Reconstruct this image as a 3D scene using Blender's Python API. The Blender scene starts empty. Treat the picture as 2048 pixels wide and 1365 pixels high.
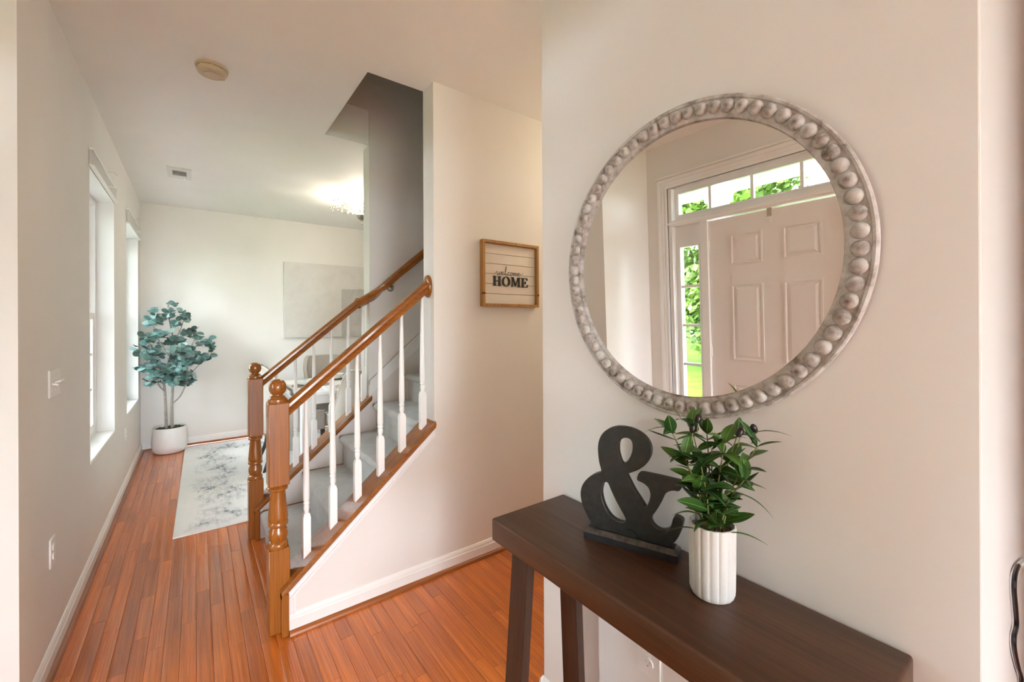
import bpy, bmesh, math, random
from mathutils import Vector, Matrix

scene = bpy.context.scene
COL = scene.collection
PI = math.pi

# ------------------------------------------------------------------ camera
F_PX, YAW, ROLL, Y0, CAM_H = 843.46, 0.6446, -0.00403, 645.63, 1.40
W_PX, H_PX = 2048.0, 1365.0
cam_d = bpy.data.cameras.new('camera')
cam = bpy.data.objects.new('camera', cam_d)
COL.objects.link(cam)
cam_d.sensor_width = 36.0
cam_d.lens = 36.0 * F_PX / W_PX
cam_d.shift_y = (Y0 - H_PX / 2) / W_PX
cam_d.clip_start = 0.02
_s, _c = math.sin(YAW), math.cos(YAW)
_fw = Vector((_s, _c, 0)); _rt = Vector((_c, -_s, 0)); _up = Vector((0, 0, 1))
_r2 = _rt * math.cos(ROLL) + _up * math.sin(ROLL)
_u2 = _up * math.cos(ROLL) - _rt * math.sin(ROLL)
_m = Matrix((( _r2.x, _u2.x, -_fw.x, 0), (_r2.y, _u2.y, -_fw.y, 0), (_r2.z, _u2.z, -_fw.z, CAM_H), (0, 0, 0, 1)))
cam.matrix_world = _m
scene.camera = cam

# ------------------------------------------------------------------ world, sun, exposure
world = bpy.data.worlds.new('sky'); scene.world = world
world.use_nodes = True
bg = world.node_tree.nodes['Background']
bg.inputs[0].default_value = (0.86, 0.93, 1.0, 1)
bg.inputs[1].default_value = 9.5
sun_d = bpy.data.lights.new('sun_offscreen', 'SUN'); sun_d.energy = 4.0; sun_d.angle = math.radians(3); sun_d.color = (1, .95, .86)
sun = bpy.data.objects.new('sun_offscreen', sun_d); COL.objects.link(sun)
sun.rotation_euler = (math.radians(10), math.radians(38), 0)      # shines from the house side, high up, onto the front lawn
vs = scene.view_settings
vs.view_transform = 'Standard'; vs.look = 'None'; vs.gamma = 1.0; vs.use_curve_mapping = False
vs.exposure = 2.05
scene.cycles.use_denoising = True
scene.cycles.max_bounces = 10
scene.cycles.diffuse_bounces = 6
scene.cycles.glossy_bounces = 4
scene.cycles.transparent_max_bounces = 12
scene.cycles.sample_clamp_indirect = 6.0
scene.cycles.caustics_reflective = False
scene.cycles.caustics_refractive = False

def area(name, loc, size, power, color=(1, 1, 1), rot=(0, 0, 0), shape='DISK', size_y=None, spread=None):
    d = bpy.data.lights.new(name, 'AREA'); d.energy = power; d.color = color; d.shape = shape; d.size = size
    if size_y: d.size_y = size_y
    if spread: d.spread = spread
    o = bpy.data.objects.new(name, d); COL.objects.link(o); o.location = loc; o.rotation_euler = rot
    return o
def portal(name, loc, w, h, rot):
    o = area(name, loc, w, 1.0, rot=rot, shape='RECTANGLE', size_y=h)
    o.data.cycles.is_portal = True
portal('portal_dining_window', (-0.72, 3.82, 1.45), 0.90, 1.70, (0, -PI / 2, 0)); 
portal('portal_dining_window_b', (-0.72, 5.445, 1.45), 0.94, 1.70, (0, -PI / 2, 0))
portal('entry_door_glass_offscreen', (-1.30, 1.21, 1.2), 1.5, 2.3, (0, -PI / 2, 0))
portal('window_behind_camera_offscreen', (0.08, -6.2, 1.35), 2.1, 2.1, (PI / 2, 0, 0))

# ------------------------------------------------------------------ materials
MATS = {}
def new_mat(name):
    m = bpy.data.materials.new(name); m.use_nodes = True
    nt = m.node_tree; b = nt.nodes['Principled BSDF']
    MATS[name] = m
    return m, nt, b
def ramp(nt, stops):
    r = nt.nodes.new('ShaderNodeValToRGB')
    e = r.color_ramp.elements
    e[0].position, e[0].color = stops[0][0], (*stops[0][1], 1)
    e[1].position, e[1].color = stops[-1][0], (*stops[-1][1], 1)
    for p, c in stops[1:-1]:
        n = e.new(p); n.color = (*c, 1)
    return r
def coords(nt, scale=(1, 1, 1), kind='Object', rand=False, loc=(0, 0, 0)):
    tc = nt.nodes.new('ShaderNodeTexCoord'); mp = nt.nodes.new('ShaderNodeMapping')
    mp.inputs['Scale'].default_value = scale; mp.inputs['Location'].default_value = loc
    nt.links.new(tc.outputs[kind], mp.inputs['Vector'])
    if rand:
        oi = nt.nodes.new('ShaderNodeObjectInfo'); mu = nt.nodes.new('ShaderNodeVectorMath'); mu.operation = 'SCALE'
        cx = nt.nodes.new('ShaderNodeCombineXYZ')
        for i in range(3): nt.links.new(oi.outputs['Random'], cx.inputs[i])
        mu.inputs['Scale'].default_value = 37.0
        nt.links.new(cx.outputs[0], mu.inputs[0]); nt.links.new(mu.outputs[0], mp.inputs['Location'])
    return mp
def noise(nt, mp, scale, detail=4, rough=.5, dist=0):
    n = nt.nodes.new('ShaderNodeTexNoise'); n.inputs['Scale'].default_value = scale
    n.inputs['Detail'].default_value = detail; n.inputs['Roughness'].default_value = rough; n.inputs['Distortion'].default_value = dist
    if mp: nt.links.new(mp.outputs[0], n.inputs['Vector'])
    return n
def bump(nt, b, height, strength, dist=.01):
    bp = nt.nodes.new('ShaderNodeBump'); bp.inputs['Strength'].default_value = strength; bp.inputs['Distance'].default_value = dist
    nt.links.new(height, bp.inputs['Height']); nt.links.new(bp.outputs[0], b.inputs['Normal'])
def mix(nt, fac, a, b_, typ='MIX'):
    m = nt.nodes.new('ShaderNodeMix'); m.data_type = 'RGBA'; m.blend_type = typ
    for val, idx in ((a, 6), (b_, 7)):
        if isinstance(val, tuple): m.inputs[idx].default_value = (*val, 1)
        else: nt.links.new(val, m.inputs[idx])
    if isinstance(fac, (int, float)): m.inputs[0].default_value = fac
    else: nt.links.new(fac, m.inputs[0])
    return m.outputs[2]

def paint(name, c, rough=.55, bump_s=.04, scale=350, spec=.3):
    m, nt, b = new_mat(name)
    mp = coords(nt); n = noise(nt, mp, 3.0, 3)
    c2 = tuple(x * .97 for x in c)
    r = ramp(nt, [(.3, c2), (.7, c)]); nt.links.new(n.outputs[0], r.inputs[0]); nt.links.new(r.outputs[0], b.inputs['Base Color'])
    b.inputs['Roughness'].default_value = rough; b.inputs['Specular IOR Level'].default_value = spec
    if bump_s:
        n2 = noise(nt, mp, scale, 2); bump(nt, b, n2.outputs[0], bump_s, .002)
    return m
def plain(name, c, rough=.5, metal=0, spec=.5, var=.06, scale=20, emit=None, es=0):
    m, nt, b = new_mat(name)
    mp = coords(nt); n = noise(nt, mp, scale, 3)
    r = ramp(nt, [(.3, tuple(x * (1 - var) for x in c)), (.7, tuple(min(1, x * (1 + var)) for x in c))])
    nt.links.new(n.outputs[0], r.inputs[0]); nt.links.new(r.outputs[0], b.inputs['Base Color'])
    b.inputs['Roughness'].default_value = rough; b.inputs['Metallic'].default_value = metal; b.inputs['Specular IOR Level'].default_value = spec
    if emit:
        b.inputs['Emission Color'].default_value = (*emit, 1); b.inputs['Emission Strength'].default_value = es
    return m
def wood(name, dark, light, axis='Y', rough=.3, coat=.0, rand=False, rand_var=.35, fine=1.0, bump_s=.08, wave_rough=None):
    m, nt, b = new_mat(name)
    st = {'X': (1.2, 22, 22), 'Y': (22, 1.2, 22), 'Z': (22, 22, 1.2)}[axis]
    st = tuple(x * fine for x in st)
    mp = coords(nt, st, rand=rand)
    n1 = noise(nt, mp, 1.0, 6, .6, .6)
    st2 = {'X': (2.5, 150, 150), 'Y': (150, 2.5, 150), 'Z': (150, 150, 2.5)}[axis]
    mp2 = coords(nt, st2, rand=rand); n2 = noise(nt, mp2, 1.0, 3, .6)
    r1 = ramp(nt, [(.28, dark), (.72, light)]); nt.links.new(n1.outputs[0], r1.inputs[0])
    r2 = ramp(nt, [(.36, (.62, .62, .62)), (.6, (1, 1, 1))]); nt.links.new(n2.outputs[0], r2.inputs[0])
    col = mix(nt, .75, r1.outputs[0], r2.outputs[0], 'MULTIPLY')
    if rand:
        oi = nt.nodes.new('ShaderNodeObjectInfo')
        rr = ramp(nt, [(0, (1 - rand_var,) * 3), (.25, (1 - rand_var * .3, 1 - rand_var * .4, 1 - rand_var * .5)), (.6, (1, 1, 1)), (1, (1 + rand_var * .5, 1 + rand_var * .45, 1 + rand_var * .4))])
        nt.links.new(oi.outputs['Random'], rr.inputs[0])
        col = mix(nt, 1.0, col, rr.outputs[0], 'MULTIPLY')
    nt.links.new(col, b.inputs['Base Color'])
    b.inputs['Roughness'].default_value = rough
    if coat:
        b.inputs['Coat Weight'].default_value = coat; b.inputs['Coat Roughness'].default_value = .08
    if wave_rough:
        mw = coords(nt, (7, 1.6, 1)); nw = noise(nt, mw, 3.0, 3, .5)
        add = nt.nodes.new('ShaderNodeMath'); add.operation = 'MULTIPLY_ADD'
        nt.links.new(nw.outputs[0], add.inputs[0]); add.inputs[1].default_value = wave_rough; nt.links.new(n2.outputs[0], add.inputs[2])
        bump(nt, b, add.outputs[0], bump_s, .004)
        if coat:
            bp = [n for n in nt.nodes if n.type == 'BUMP'][-1]; nt.links.new(bp.outputs[0], b.inputs['Coat Normal'])
    else:
        bump(nt, b, n2.outputs[0], bump_s, .002)
    return m

M_wall = paint('wall_paint', (.785, .767, .742))
M_ceil = paint('ceiling_paint', (.89, .89, .885), .7, .05, 250)
M_trim = paint('trim_paint', (.86, .86, .855), .32, 0, spec=.5)
M_door = paint('door_paint', (.80, .77, .745), .35, 0, spec=.5)
M_floor = wood('oak_floor', (.58, .136, .015), (.79, .226, .030), 'Y', .28, .6, True, .22, 1.0, .13, 6.0)
M_sub = wood('oak_subfloor', (.50, .12, .014), (.70, .20, .027), 'Y', .4)
M_shoe = wood('oak_shoe', (.30, .088, .018), (.42, .13, .03), 'X', .3)
M_shoe_y = wood('oak_shoe_lengthwise', (.28, .085, .024), (.40, .13, .04), 'Y', .3)
M_oak = wood('oak_stair_post', (.27, .080, .009), (.40, .138, .018), 'Z', .26, .3)
M_oakx = wood('oak_stair_rail', (.25, .074, .009), (.38, .128, .017), 'X', .26, .3)
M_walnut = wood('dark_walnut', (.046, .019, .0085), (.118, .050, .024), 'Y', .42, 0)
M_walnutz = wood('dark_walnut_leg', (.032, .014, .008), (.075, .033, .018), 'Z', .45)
M_signwood = wood('sign_frame_wood', (.36, .17, .04), (.50, .26, .075), 'Z', .5)
M_signboard = plain('whitewashed_board', (.74, .68, .61), .6, var=.04, scale=8)
M_signback = plain('sign_backing', (.46, .36, .26), .8)
M_black = plain('black_print', (.012, .011, .010), .5)
M_amp = plain('worn_black_paint', (.014, .0135, .0145), .42, var=.5, scale=60)
M_worn = plain('rubbed_edge', (.060, .050, .044), .45, var=.75, scale=45)
M_plate_w = plain('switch_plastic', (.80, .79, .77), .35, var=.01)
M_ceramic = plain('white_ceramic', (.80, .79, .77), .45, var=.02)
M_pot = plain('white_planter', (.80, .79, .785), .5, var=.02)
M_smoke = plain('aged_plastic', (.58, .48, .34), .45, var=.05)
M_ventw = plain('vent_metal', (.74, .74, .74), .4, var=.02)
M_nickel = plain('aged_nickel', (.32, .29, .26), .32, .9)
M_bronze = plain('champagne_metal', (.50, .44, .36), .35, .8)
M_linen = plain('greige_linen', (.47, .43, .39), .9, var=.12, scale=140, spec=.1)
M_piping = plain('pale_piping', (.66, .64, .60), .8)
M_chairleg = plain('dark_chair_leg', (.055, .045, .038), .4)
M_tablew = plain('white_table_lacquer', (.80, .80, .79), .3, var=.02)
M_dish = plain('glazed_dish', (.82, .82, .81), .15, var=.01)
M_napkin = plain('pale_napkin', (.70, .73, .76), .9, var=.08, scale=60)
M_mat = plain('woven_placemat', (.42, .34, .27), .9, var=.35, scale=90)
M_cord = plain('black_cord', (.010, .010, .012), .4)
M_label = plain('white_label', (.78, .80, .82), .5)
M_trunk = plain('pale_bark', (.32, .285, .26), .8, var=.25, scale=40)
M_moss = plain('moss', (.055, .07, .025), .95, var=.6, scale=60)
M_stem = plain('olive_stem', (.19, .19, .055), .6, var=.2)
M_olive = plain('black_olive', (.020, .013, .014), .3)
M_pebble = plain('pebbles', (.32, .26, .20), .7, var=.5, scale=120)
M_grass = plain('lawn_grass', (.036, .080, .006), 1.0, var=.35, scale=3, spec=.03)
M_porch = plain('porch_white', (.80, .82, .83), .5, var=.02)
M_concrete = plain('pale_concrete', (.60, .59, .57), .8, var=.08, scale=6)
M_bark = plain('tree_bark', (.10, .075, .055), .9, var=.3)
M_brass = plain('beige_hook', (.44, .38, .30), .45, .2)
M_cream = plain('lamp_glass', (.80, .79, .76), .4)
M_bulb = plain('lit_bulb', (.9, .85, .7), .4, emit=(1, .86, .62), es=14.0)

def leafmat(name, c1, c2, rib, rough=.45, trans=.15, rand=True, rib_w=.04):
    m, nt, b = new_mat(name)
    oi = nt.nodes.new('ShaderNodeObjectInfo')
    r = ramp(nt, [(0, c1), (1, c2)]); nt.links.new(oi.outputs['Random'], r.inputs[0])
    tc = nt.nodes.new('ShaderNodeTexCoord'); sp = nt.nodes.new('ShaderNodeSeparateXYZ'); nt.links.new(tc.outputs['Generated'], sp.inputs[0])
    s1 = nt.nodes.new('ShaderNodeMath'); s1.operation = 'SUBTRACT'; nt.links.new(sp.outputs[0], s1.inputs[0]); s1.inputs[1].default_value = .5
    s2 = nt.nodes.new('ShaderNodeMath'); s2.operation = 'ABSOLUTE'; nt.links.new(s1.outputs[0], s2.inputs[0])
    s3 = nt.nodes.new('ShaderNodeMath'); s3.operation = 'LESS_THAN'; nt.links.new(s2.outputs[0], s3.inputs[0]); s3.inputs[1].default_value = rib_w
    mpn = coords(nt, (1, 1, 1), 'Generated'); wv = nt.nodes.new('ShaderNodeTexWave'); wv.inputs['Scale'].default_value = 7; wv.bands_direction = 'DIAGONAL'
    wv.inputs['Distortion'].default_value = 1.0; nt.links.new(mpn.outputs[0], wv.inputs[0])
    rw = ramp(nt, [(.5, (.85, .85, .85)), (1, (1.15, 1.15, 1.15))]); nt.links.new(wv.outputs[0], rw.inputs[0])
    c = mix(nt, 1.0, r.outputs[0], rw.outputs[0], 'MULTIPLY')
    c = mix(nt, s3.outputs[0], c, rib)
    nt.links.new(c, b.inputs['Base Color']); b.inputs['Roughness'].default_value = rough
    b.inputs['Subsurface Weight'].default_value = 0
    tr = nt.nodes.new('ShaderNodeBsdfTranslucent'); nt.links.new(c, tr.inputs[0])
    ms = nt.nodes.new('ShaderNodeMixShader'); ms.inputs[0].default_value = trans
    out = nt.nodes['Material Output']; nt.links.new(b.outputs[0], ms.inputs[1]); nt.links.new(tr.outputs[0], ms.inputs[2]); nt.links.new(ms.outputs[0], out.inputs[0])
    return m
M_euc = leafmat('eucalyptus_leaf', (.13, .27, .26), (.40, .58, .57), (.30, .46, .44), .5, .2, rib_w=.02)
M_eucd = leafmat('eucalyptus_leaf_dark', (.045, .08, .07), (.14, .23, .21), (.14, .22, .20), .5, .15, rib_w=.02)
M_oleaf = leafmat('olive_leaf', (.020, .070, .018), (.085, .21, .030), (.20, .33, .10), .36, .12, rib_w=.03)
M_foliage = leafmat('tree_foliage', (.055, .115, .010), (.15, .255, .022), (.14, .23, .025), .6, .35, rib_w=.0)

def glass_mat():
    m = bpy.data.materials.new('window_glass'); m.use_nodes = True; nt = m.node_tree; nt.nodes.clear()
    out = nt.nodes.new('ShaderNodeOutputMaterial'); t = nt.nodes.new('ShaderNodeBsdfTransparent'); g = nt.nodes.new('ShaderNodeBsdfGlossy')
    g.inputs['Roughness'].default_value = 0.0; t.inputs[0].default_value = (.96, .98, .97, 1)
    fr = nt.nodes.new('ShaderNodeFresnel'); fr.inputs[0].default_value = 1.45; mx = nt.nodes.new('ShaderNodeMixShader')
    mul = nt.nodes.new('ShaderNodeMath'); mul.operation = 'MULTIPLY'; mul.inputs[1].default_value = .8
    nt.links.new(fr.outputs[0], mul.inputs[0]); nt.links.new(mul.outputs[0], mx.inputs[0]); nt.links.new(t.outputs[0], mx.inputs[1]); nt.links.new(g.outputs[0], mx.inputs[2]); nt.links.new(mx.outputs[0], out.inputs[0])
    return m
M_glass = glass_mat()
def mirror_mat():
    m = bpy.data.materials.new('silvered_glass'); m.use_nodes = True; nt = m.node_tree; nt.nodes.clear()
    out = nt.nodes.new('ShaderNodeOutputMaterial'); g = nt.nodes.new('ShaderNodeBsdfGlossy')
    g.inputs['Roughness'].default_value = 0.0; g.inputs[0].default_value = (.95, .95, .94, 1); nt.links.new(g.outputs[0], out.inputs[0])
    return m
M_mirror = mirror_mat()
def crystal_mat():
    m, nt, b = new_mat('cut_crystal'); b.inputs['Base Color'].default_value = (.95, .94, .92, 1); b.inputs['Roughness'].default_value = .05
    b.inputs['Transmission Weight'].default_value = .6; b.inputs['IOR'].default_value = 1.5
    return m
M_crystal = crystal_mat()
def whitewash(name='whitewashed_carving'):
    m, nt, b = new_mat(name)
    mp = coords(nt, rand=True); n = noise(nt, mp, 38, 6, .65, .4); n3 = noise(nt, mp, 8, 3)
    r = ramp(nt, [(.32, (.10, .07, .058)), (.45, (.27, .235, .21)), (.60, (.48, .45, .425)), (.82, (.64, .62, .60))])
    mm = nt.nodes.new('ShaderNodeMath'); mm.operation = 'MULTIPLY_ADD'; nt.links.new(n3.outputs[0], mm.inputs[0]); mm.inputs[1].default_value = .45
    s_ = nt.nodes.new('ShaderNodeMath'); s_.operation = 'SUBTRACT'; nt.links.new(n.outputs[0], s_.inputs[0]); s_.inputs[1].default_value = .12
    nt.links.new(s_.outputs[0], mm.inputs[2])
    nt.links.new(mm.outputs[0], r.inputs[0]); nt.links.new(r.outputs[0], b.inputs['Base Color']); b.inputs['Roughness'].default_value = .75
    bump(nt, b, n.outputs[0], .25, .004)
    return m
M_wash = whitewash()
def bead_mat():
    m = whitewash('whitewashed_bead'); nt = m.node_tree; b = nt.nodes['Principled BSDF']
    src = b.inputs['Base Color'].links[0].from_socket
    tc = nt.nodes.new('ShaderNodeTexCoord'); mp = nt.nodes.new('ShaderNodeMapping'); mp.inputs['Scale'].default_value = (1, 1, .0); nt.links.new(tc.outputs['Object'], mp.inputs[0])
    ln = nt.nodes.new('ShaderNodeVectorMath'); ln.operation = 'LENGTH'; nt.links.new(mp.outputs[0], ln.inputs[0])
    mr = nt.nodes.new('ShaderNodeMapRange'); mr.inputs[1].default_value = .0005; mr.inputs[2].default_value = .0095; mr.inputs[3].default_value = 1.25; mr.inputs[4].default_value = 0
    nt.links.new(ln.outputs['Value'], mr.inputs[0])
    nz = noise(nt, coords(nt, rand=True), 75, 5, .7)
    mu = nt.nodes.new('ShaderNodeMath'); mu.operation = 'MULTIPLY'; nt.links.new(mr.outputs[0], mu.inputs[0]); nt.links.new(nz.outputs[0], mu.inputs[1])
    oi = nt.nodes.new('ShaderNodeObjectInfo'); mu2 = nt.nodes.new('ShaderNodeMath'); mu2.operation = 'MULTIPLY'; nt.links.new(mu.outputs[0], mu2.inputs[0]); nt.links.new(oi.outputs['Random'], mu2.inputs[1])
    mu3 = nt.nodes.new('ShaderNodeMath'); mu3.operation = 'MULTIPLY'; mu3.inputs[1].default_value = 1.6; mu3.use_clamp = True; nt.links.new(mu2.outputs[0], mu3.inputs[0])
    c = mix(nt, mu3.outputs[0], src, (.12, .075, .06)); nt.links.new(c, b.inputs['Base Color'])
    return m
M_bead = bead_mat()
def carpet_mat():
    m, nt, b = new_mat('plush_carpet')
    mp = coords(nt); n = noise(nt, mp, 9, 4, .6); n2 = noise(nt, mp, 260, 3, .7); n3 = noise(nt, mp, 60, 3, .6)
    r = ramp(nt, [(.34, (.62, .625, .63)), (.62, (.74, .745, .745))]); nt.links.new(n.outputs[0], r.inputs[0])
    r2 = ramp(nt, [(.3, (.68, .67, .66)), (.7, (1.08, 1.08, 1.08))]); nt.links.new(n2.outputs[0], r2.inputs[0])
    c = mix(nt, 1.0, r.outputs[0], r2.outputs[0], 'MULTIPLY'); nt.links.new(c, b.inputs['Base Color'])
    b.inputs['Roughness'].default_value = 1; b.inputs['Specular IOR Level'].default_value = .05; b.inputs['Sheen Weight'].default_value = .3
    ad = nt.nodes.new('ShaderNodeMath'); ad.operation = 'ADD'; nt.links.new(n2.outputs[0], ad.inputs[0]); nt.links.new(n3.outputs[0], ad.inputs[1])
    bump(nt, b, ad.outputs[0], .8, .008)
    return m
M_carpet = carpet_mat()
def rug_mat():
    m, nt, b = new_mat('distressed_rug')
    mp = coords(nt); n = noise(nt, mp, 2.2, 8, .72, .3)
    mp2 = coords(nt, (16, 5, 1)); n2 = noise(nt, mp2, 2.0, 6, .7)
    tc = nt.nodes.new('ShaderNodeTexCoord'); sp = nt.nodes.new('ShaderNodeSeparateXYZ'); nt.links.new(tc.outputs['Generated'], sp.inputs[0])
    def edge(o):
        a = nt.nodes.new('ShaderNodeMath'); a.operation = 'SUBTRACT'; nt.links.new(o, a.inputs[0]); a.inputs[1].default_value = .5
        d = nt.nodes.new('ShaderNodeMath'); d.operation = 'ABSOLUTE'; nt.links.new(a.outputs[0], d.inputs[0]); return d.outputs[0]
    mx = nt.nodes.new('ShaderNodeMath'); mx.operation = 'MAXIMUM'; nt.links.new(edge(sp.outputs[0]), mx.inputs[0]); nt.links.new(edge(sp.outputs[1]), mx.inputs[1])
    band = ramp(nt, [(.30, (.0,) * 3), (.37, (.13,) * 3), (.45, (.10,) * 3), (.485, (.0,) * 3)]); nt.links.new(mx.outputs[0], band.inputs[0])
    s1 = nt.nodes.new('ShaderNodeMath'); s1.operation = 'SUBTRACT'; nt.links.new(n.outputs[0], s1.inputs[0]); nt.links.new(band.outputs[0], s1.inputs[1])
    s2 = nt.nodes.new('ShaderNodeMath'); s2.operation = 'MULTIPLY_ADD'; nt.links.new(n2.outputs[0], s2.inputs[0]); s2.inputs[1].default_value = .42; nt.links.new(s1.outputs[0], s2.inputs[2])
    r = ramp(nt, [(.42, (.13, .155, .18)), (.485, (.34, .37, .40)), (.535, (.66, .67, .68)), (.62, (.82, .82, .815)), (.85, (.87, .865, .855))])
    nt.links.new(s2.outputs[0], r.inputs[0]); nt.links.new(r.outputs[0], b.inputs['Base Color'])
    b.inputs['Roughness'].default_value = 1; b.inputs['Specular IOR Level'].default_value = .05
    n3 = noise(nt, mp, 300, 2); bump(nt, b, n3.outputs[0], .4, .003)
    return m
M_rug = rug_mat()
def canvas_mat():
    m, nt, b = new_mat('abstract_canvas')
    tc = nt.nodes.new('ShaderNodeTexCoord'); sp = nt.nodes.new('ShaderNodeSeparateXYZ'); nt.links.new(tc.outputs['Generated'], sp.inputs[0])
    mp = coords(nt); n = noise(nt, mp, 5, 6, .6, .8)
    r = ramp(nt, [(.3, (.60, .58, .555)), (.7, (.68, .66, .635))]); nt.links.new(n.outputs[0], r.inputs[0])
    rg = ramp(nt, [(.3, (.40, .385, .375)), (.7, (.56, .545, .53))]); nt.links.new(n.outputs[0], rg.inputs[0])
    def cmp(o, v, op):
        a = nt.nodes.new('ShaderNodeMath'); a.operation = op; nt.links.new(o, a.inputs[0]); a.inputs[1].default_value = v; return a.outputs[0]
    def mulv(a_, b_):
        a = nt.nodes.new('ShaderNodeMath'); a.operation = 'MULTIPLY'; nt.links.new(a_, a.inputs[0]); nt.links.new(b_, a.inputs[1]); return a.outputs[0]
    wob = nt.nodes.new('ShaderNodeMath'); wob.operation = 'MULTIPLY_ADD'; nt.links.new(n.outputs[0], wob.inputs[0]); wob.inputs[1].default_value = .10; nt.links.new(sp.outputs[2], wob.inputs[2])
    fac = mulv(mulv(cmp(sp.outputs[0], .545, 'GREATER_THAN'), cmp(wob.outputs[0], .72, 'LESS_THAN')), cmp(sp.outputs[0], .90, 'LESS_THAN'))
    c = mix(nt, fac, r.outputs[0], rg.outputs[0]); nt.links.new(c, b.inputs['Base Color']); b.inputs['Roughness'].default_value = .8
    bump(nt, b, n.outputs[0], .3, .01)
    return m
M_canvas = canvas_mat()

# ------------------------------------------------------------------ object helpers
WORLD = {}
def wmat(o): return WORLD.get(o.name, Matrix.Identity(4)) if o else Matrix.Identity(4)
def tag(o, label=None, cat=None, group=None, kind=None):
    if label: o['label'] = label
    if cat: o['category'] = cat
    if group: o['group'] = group
    if kind: o['kind'] = kind
    return o
def empty(name, loc, rz=0, label=None, cat=None, group=None, kind=None):
    o = bpy.data.objects.new(name, None); COL.objects.link(o); o.empty_display_size = .1
    o.location = loc; o.rotation_euler = (0, 0, rz)
    WORLD[o.name] = Matrix.Translation(loc) @ Matrix.Rotation(rz, 4, 'Z')
    return tag(o, label, cat, group, kind)
def link(name, mesh, parent=None, loc=(0, 0, 0), rot=(0, 0, 0), scale=(1, 1, 1)):
    o = bpy.data.objects.new(name, mesh); COL.objects.link(o)
    o.location = loc; o.rotation_euler = rot; o.scale = scale
    if parent: o.parent = parent
    WORLD[o.name] = wmat(parent) @ Matrix.LocRotScale(Vector(loc), o.rotation_euler.to_quaternion(), Vector(scale))
    return o
def mesh_of(name, bm, mat, smooth=False, recalc=True):
    if recalc: bmesh.ops.recalc_face_normals(bm, faces=bm.faces[:])
    me = bpy.data.meshes.new(name); bm.to_mesh(me); bm.free()
    for m in (mat if isinstance(mat, (list, tuple)) else [mat]): me.materials.append(m)
    if smooth:
        for p in me.polygons: p.use_smooth = True
        try: me.set_sharp_from_angle(angle=math.radians(38))
        except Exception: pass
    return me
def mk(name, bm, mat, parent=None, smooth=False, org=None):
    """bm holds world coordinates (local ones when the parent is rotated: pass through wmat)"""
    base = wmat(parent) if parent else Matrix.Identity(4)
    if org is not None:
        inv = (Matrix.Translation(org)).inverted(); bm.transform(inv)
        loc = (base.inverted() @ Matrix.Translation(org)).to_translation()
        return link(name, mesh_of(name, bm, mat, smooth), parent, loc)
    bm.transform(base.inverted())
    return link(name, mesh_of(name, bm, mat, smooth), parent)
def mkl(name, bm, mat, parent=None, smooth=False, loc=(0, 0, 0), rot=(0, 0, 0)):
    """bm already in the parent's local coordinates"""
    return link(name, mesh_of(name, bm, mat, smooth), parent, loc, rot)
def NB(): return bmesh.new()
def box(bm, x0, x1, y0, y1, z0, z1, bev=0, seg=2):
    v = [bm.verts.new(p) for p in ((x0, y0, z0), (x1, y0, z0), (x1, y1, z0), (x0, y1, z0), (x0, y0, z1), (x1, y0, z1), (x1, y1, z1), (x0, y1, z1))]
    fs = [bm.faces.new([v[i] for i in q]) for q in ((3, 2, 1, 0), (4, 5, 6, 7), (0, 1, 5, 4), (1, 2, 6, 5), (2, 3, 7, 6), (3, 0, 4, 7))]
    if bev:
        es = list({e for f in fs for e in f.edges})
        bmesh.ops.bevel(bm, geom=es, offset=bev, segments=seg, affect='EDGES', profile=.5)
    return bm
def B(*a, **k): return box(NB(), *a, **k)
def prism(bm, pts, axis, a0, a1, bev=0):
    """pts: 2-D outline; extruded along axis. axis 'Y': pts are (x,z); 'X': (y,z); 'Z': (x,y)"""
    def P(p, a): return {'Y': (p[0], a, p[1]), 'X': (a, p[0], p[1]), 'Z': (p[0], p[1], a)}[axis]
    A = [bm.verts.new(P(p, a0)) for p in pts]; Bv = [bm.verts.new(P(p, a1)) for p in pts]
    f1 = bm.faces.new(A); f2 = bm.faces.new(Bv[::-1])
    n = len(pts); fs = [f1, f2]
    for i in range(n):
        fs.append(bm.faces.new((A[i], Bv[i], Bv[(i + 1) % n], A[(i + 1) % n])))
    if bev:
        bmesh.ops.bevel(bm, geom=list({e for f in fs for e in f.edges}), offset=bev, segments=2, affect='EDGES')
    return bm
def lathe(bm, prof, c=(0, 0, 0), seg=24, close=True, ell=(1, 1)):
    rings = []
    for r, z in prof:
        if r < 1e-6:
            rings.append([bm.verts.new((c[0], c[1], c[2] + z))])
        else:
            rings.append([bm.verts.new((c[0] + ell[0] * r * math.cos(2 * PI * i / seg), c[1] + ell[1] * r * math.sin(2 * PI * i / seg), c[2] + z)) for i in range(seg)])
    for a, b in zip(rings, rings[1:]):
        for i in range(seg):
            j = (i + 1) % seg
            if len(a) == 1 and len(b) == 1: continue
            if len(a) == 1: bm.faces.new((a[0], b[i], b[j]))
            elif len(b) == 1: bm.faces.new((a[i], a[j], b[0]))
            else: bm.faces.new((a[i], a[j], b[j], b[i]))
    if close:
        if len(rings[0]) > 1: bm.faces.new(rings[0][::-1])
        if len(rings[-1]) > 1: bm.faces.new(rings[-1])
    return bm
def frame_at(t):
    t = t.normalized(); up = Vector((0, 0, 1)) if abs(t.z) < .95 else Vector((1, 0, 0))
    s = t.cross(up).normalized(); u = s.cross(t).normalized(); return s, u
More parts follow.
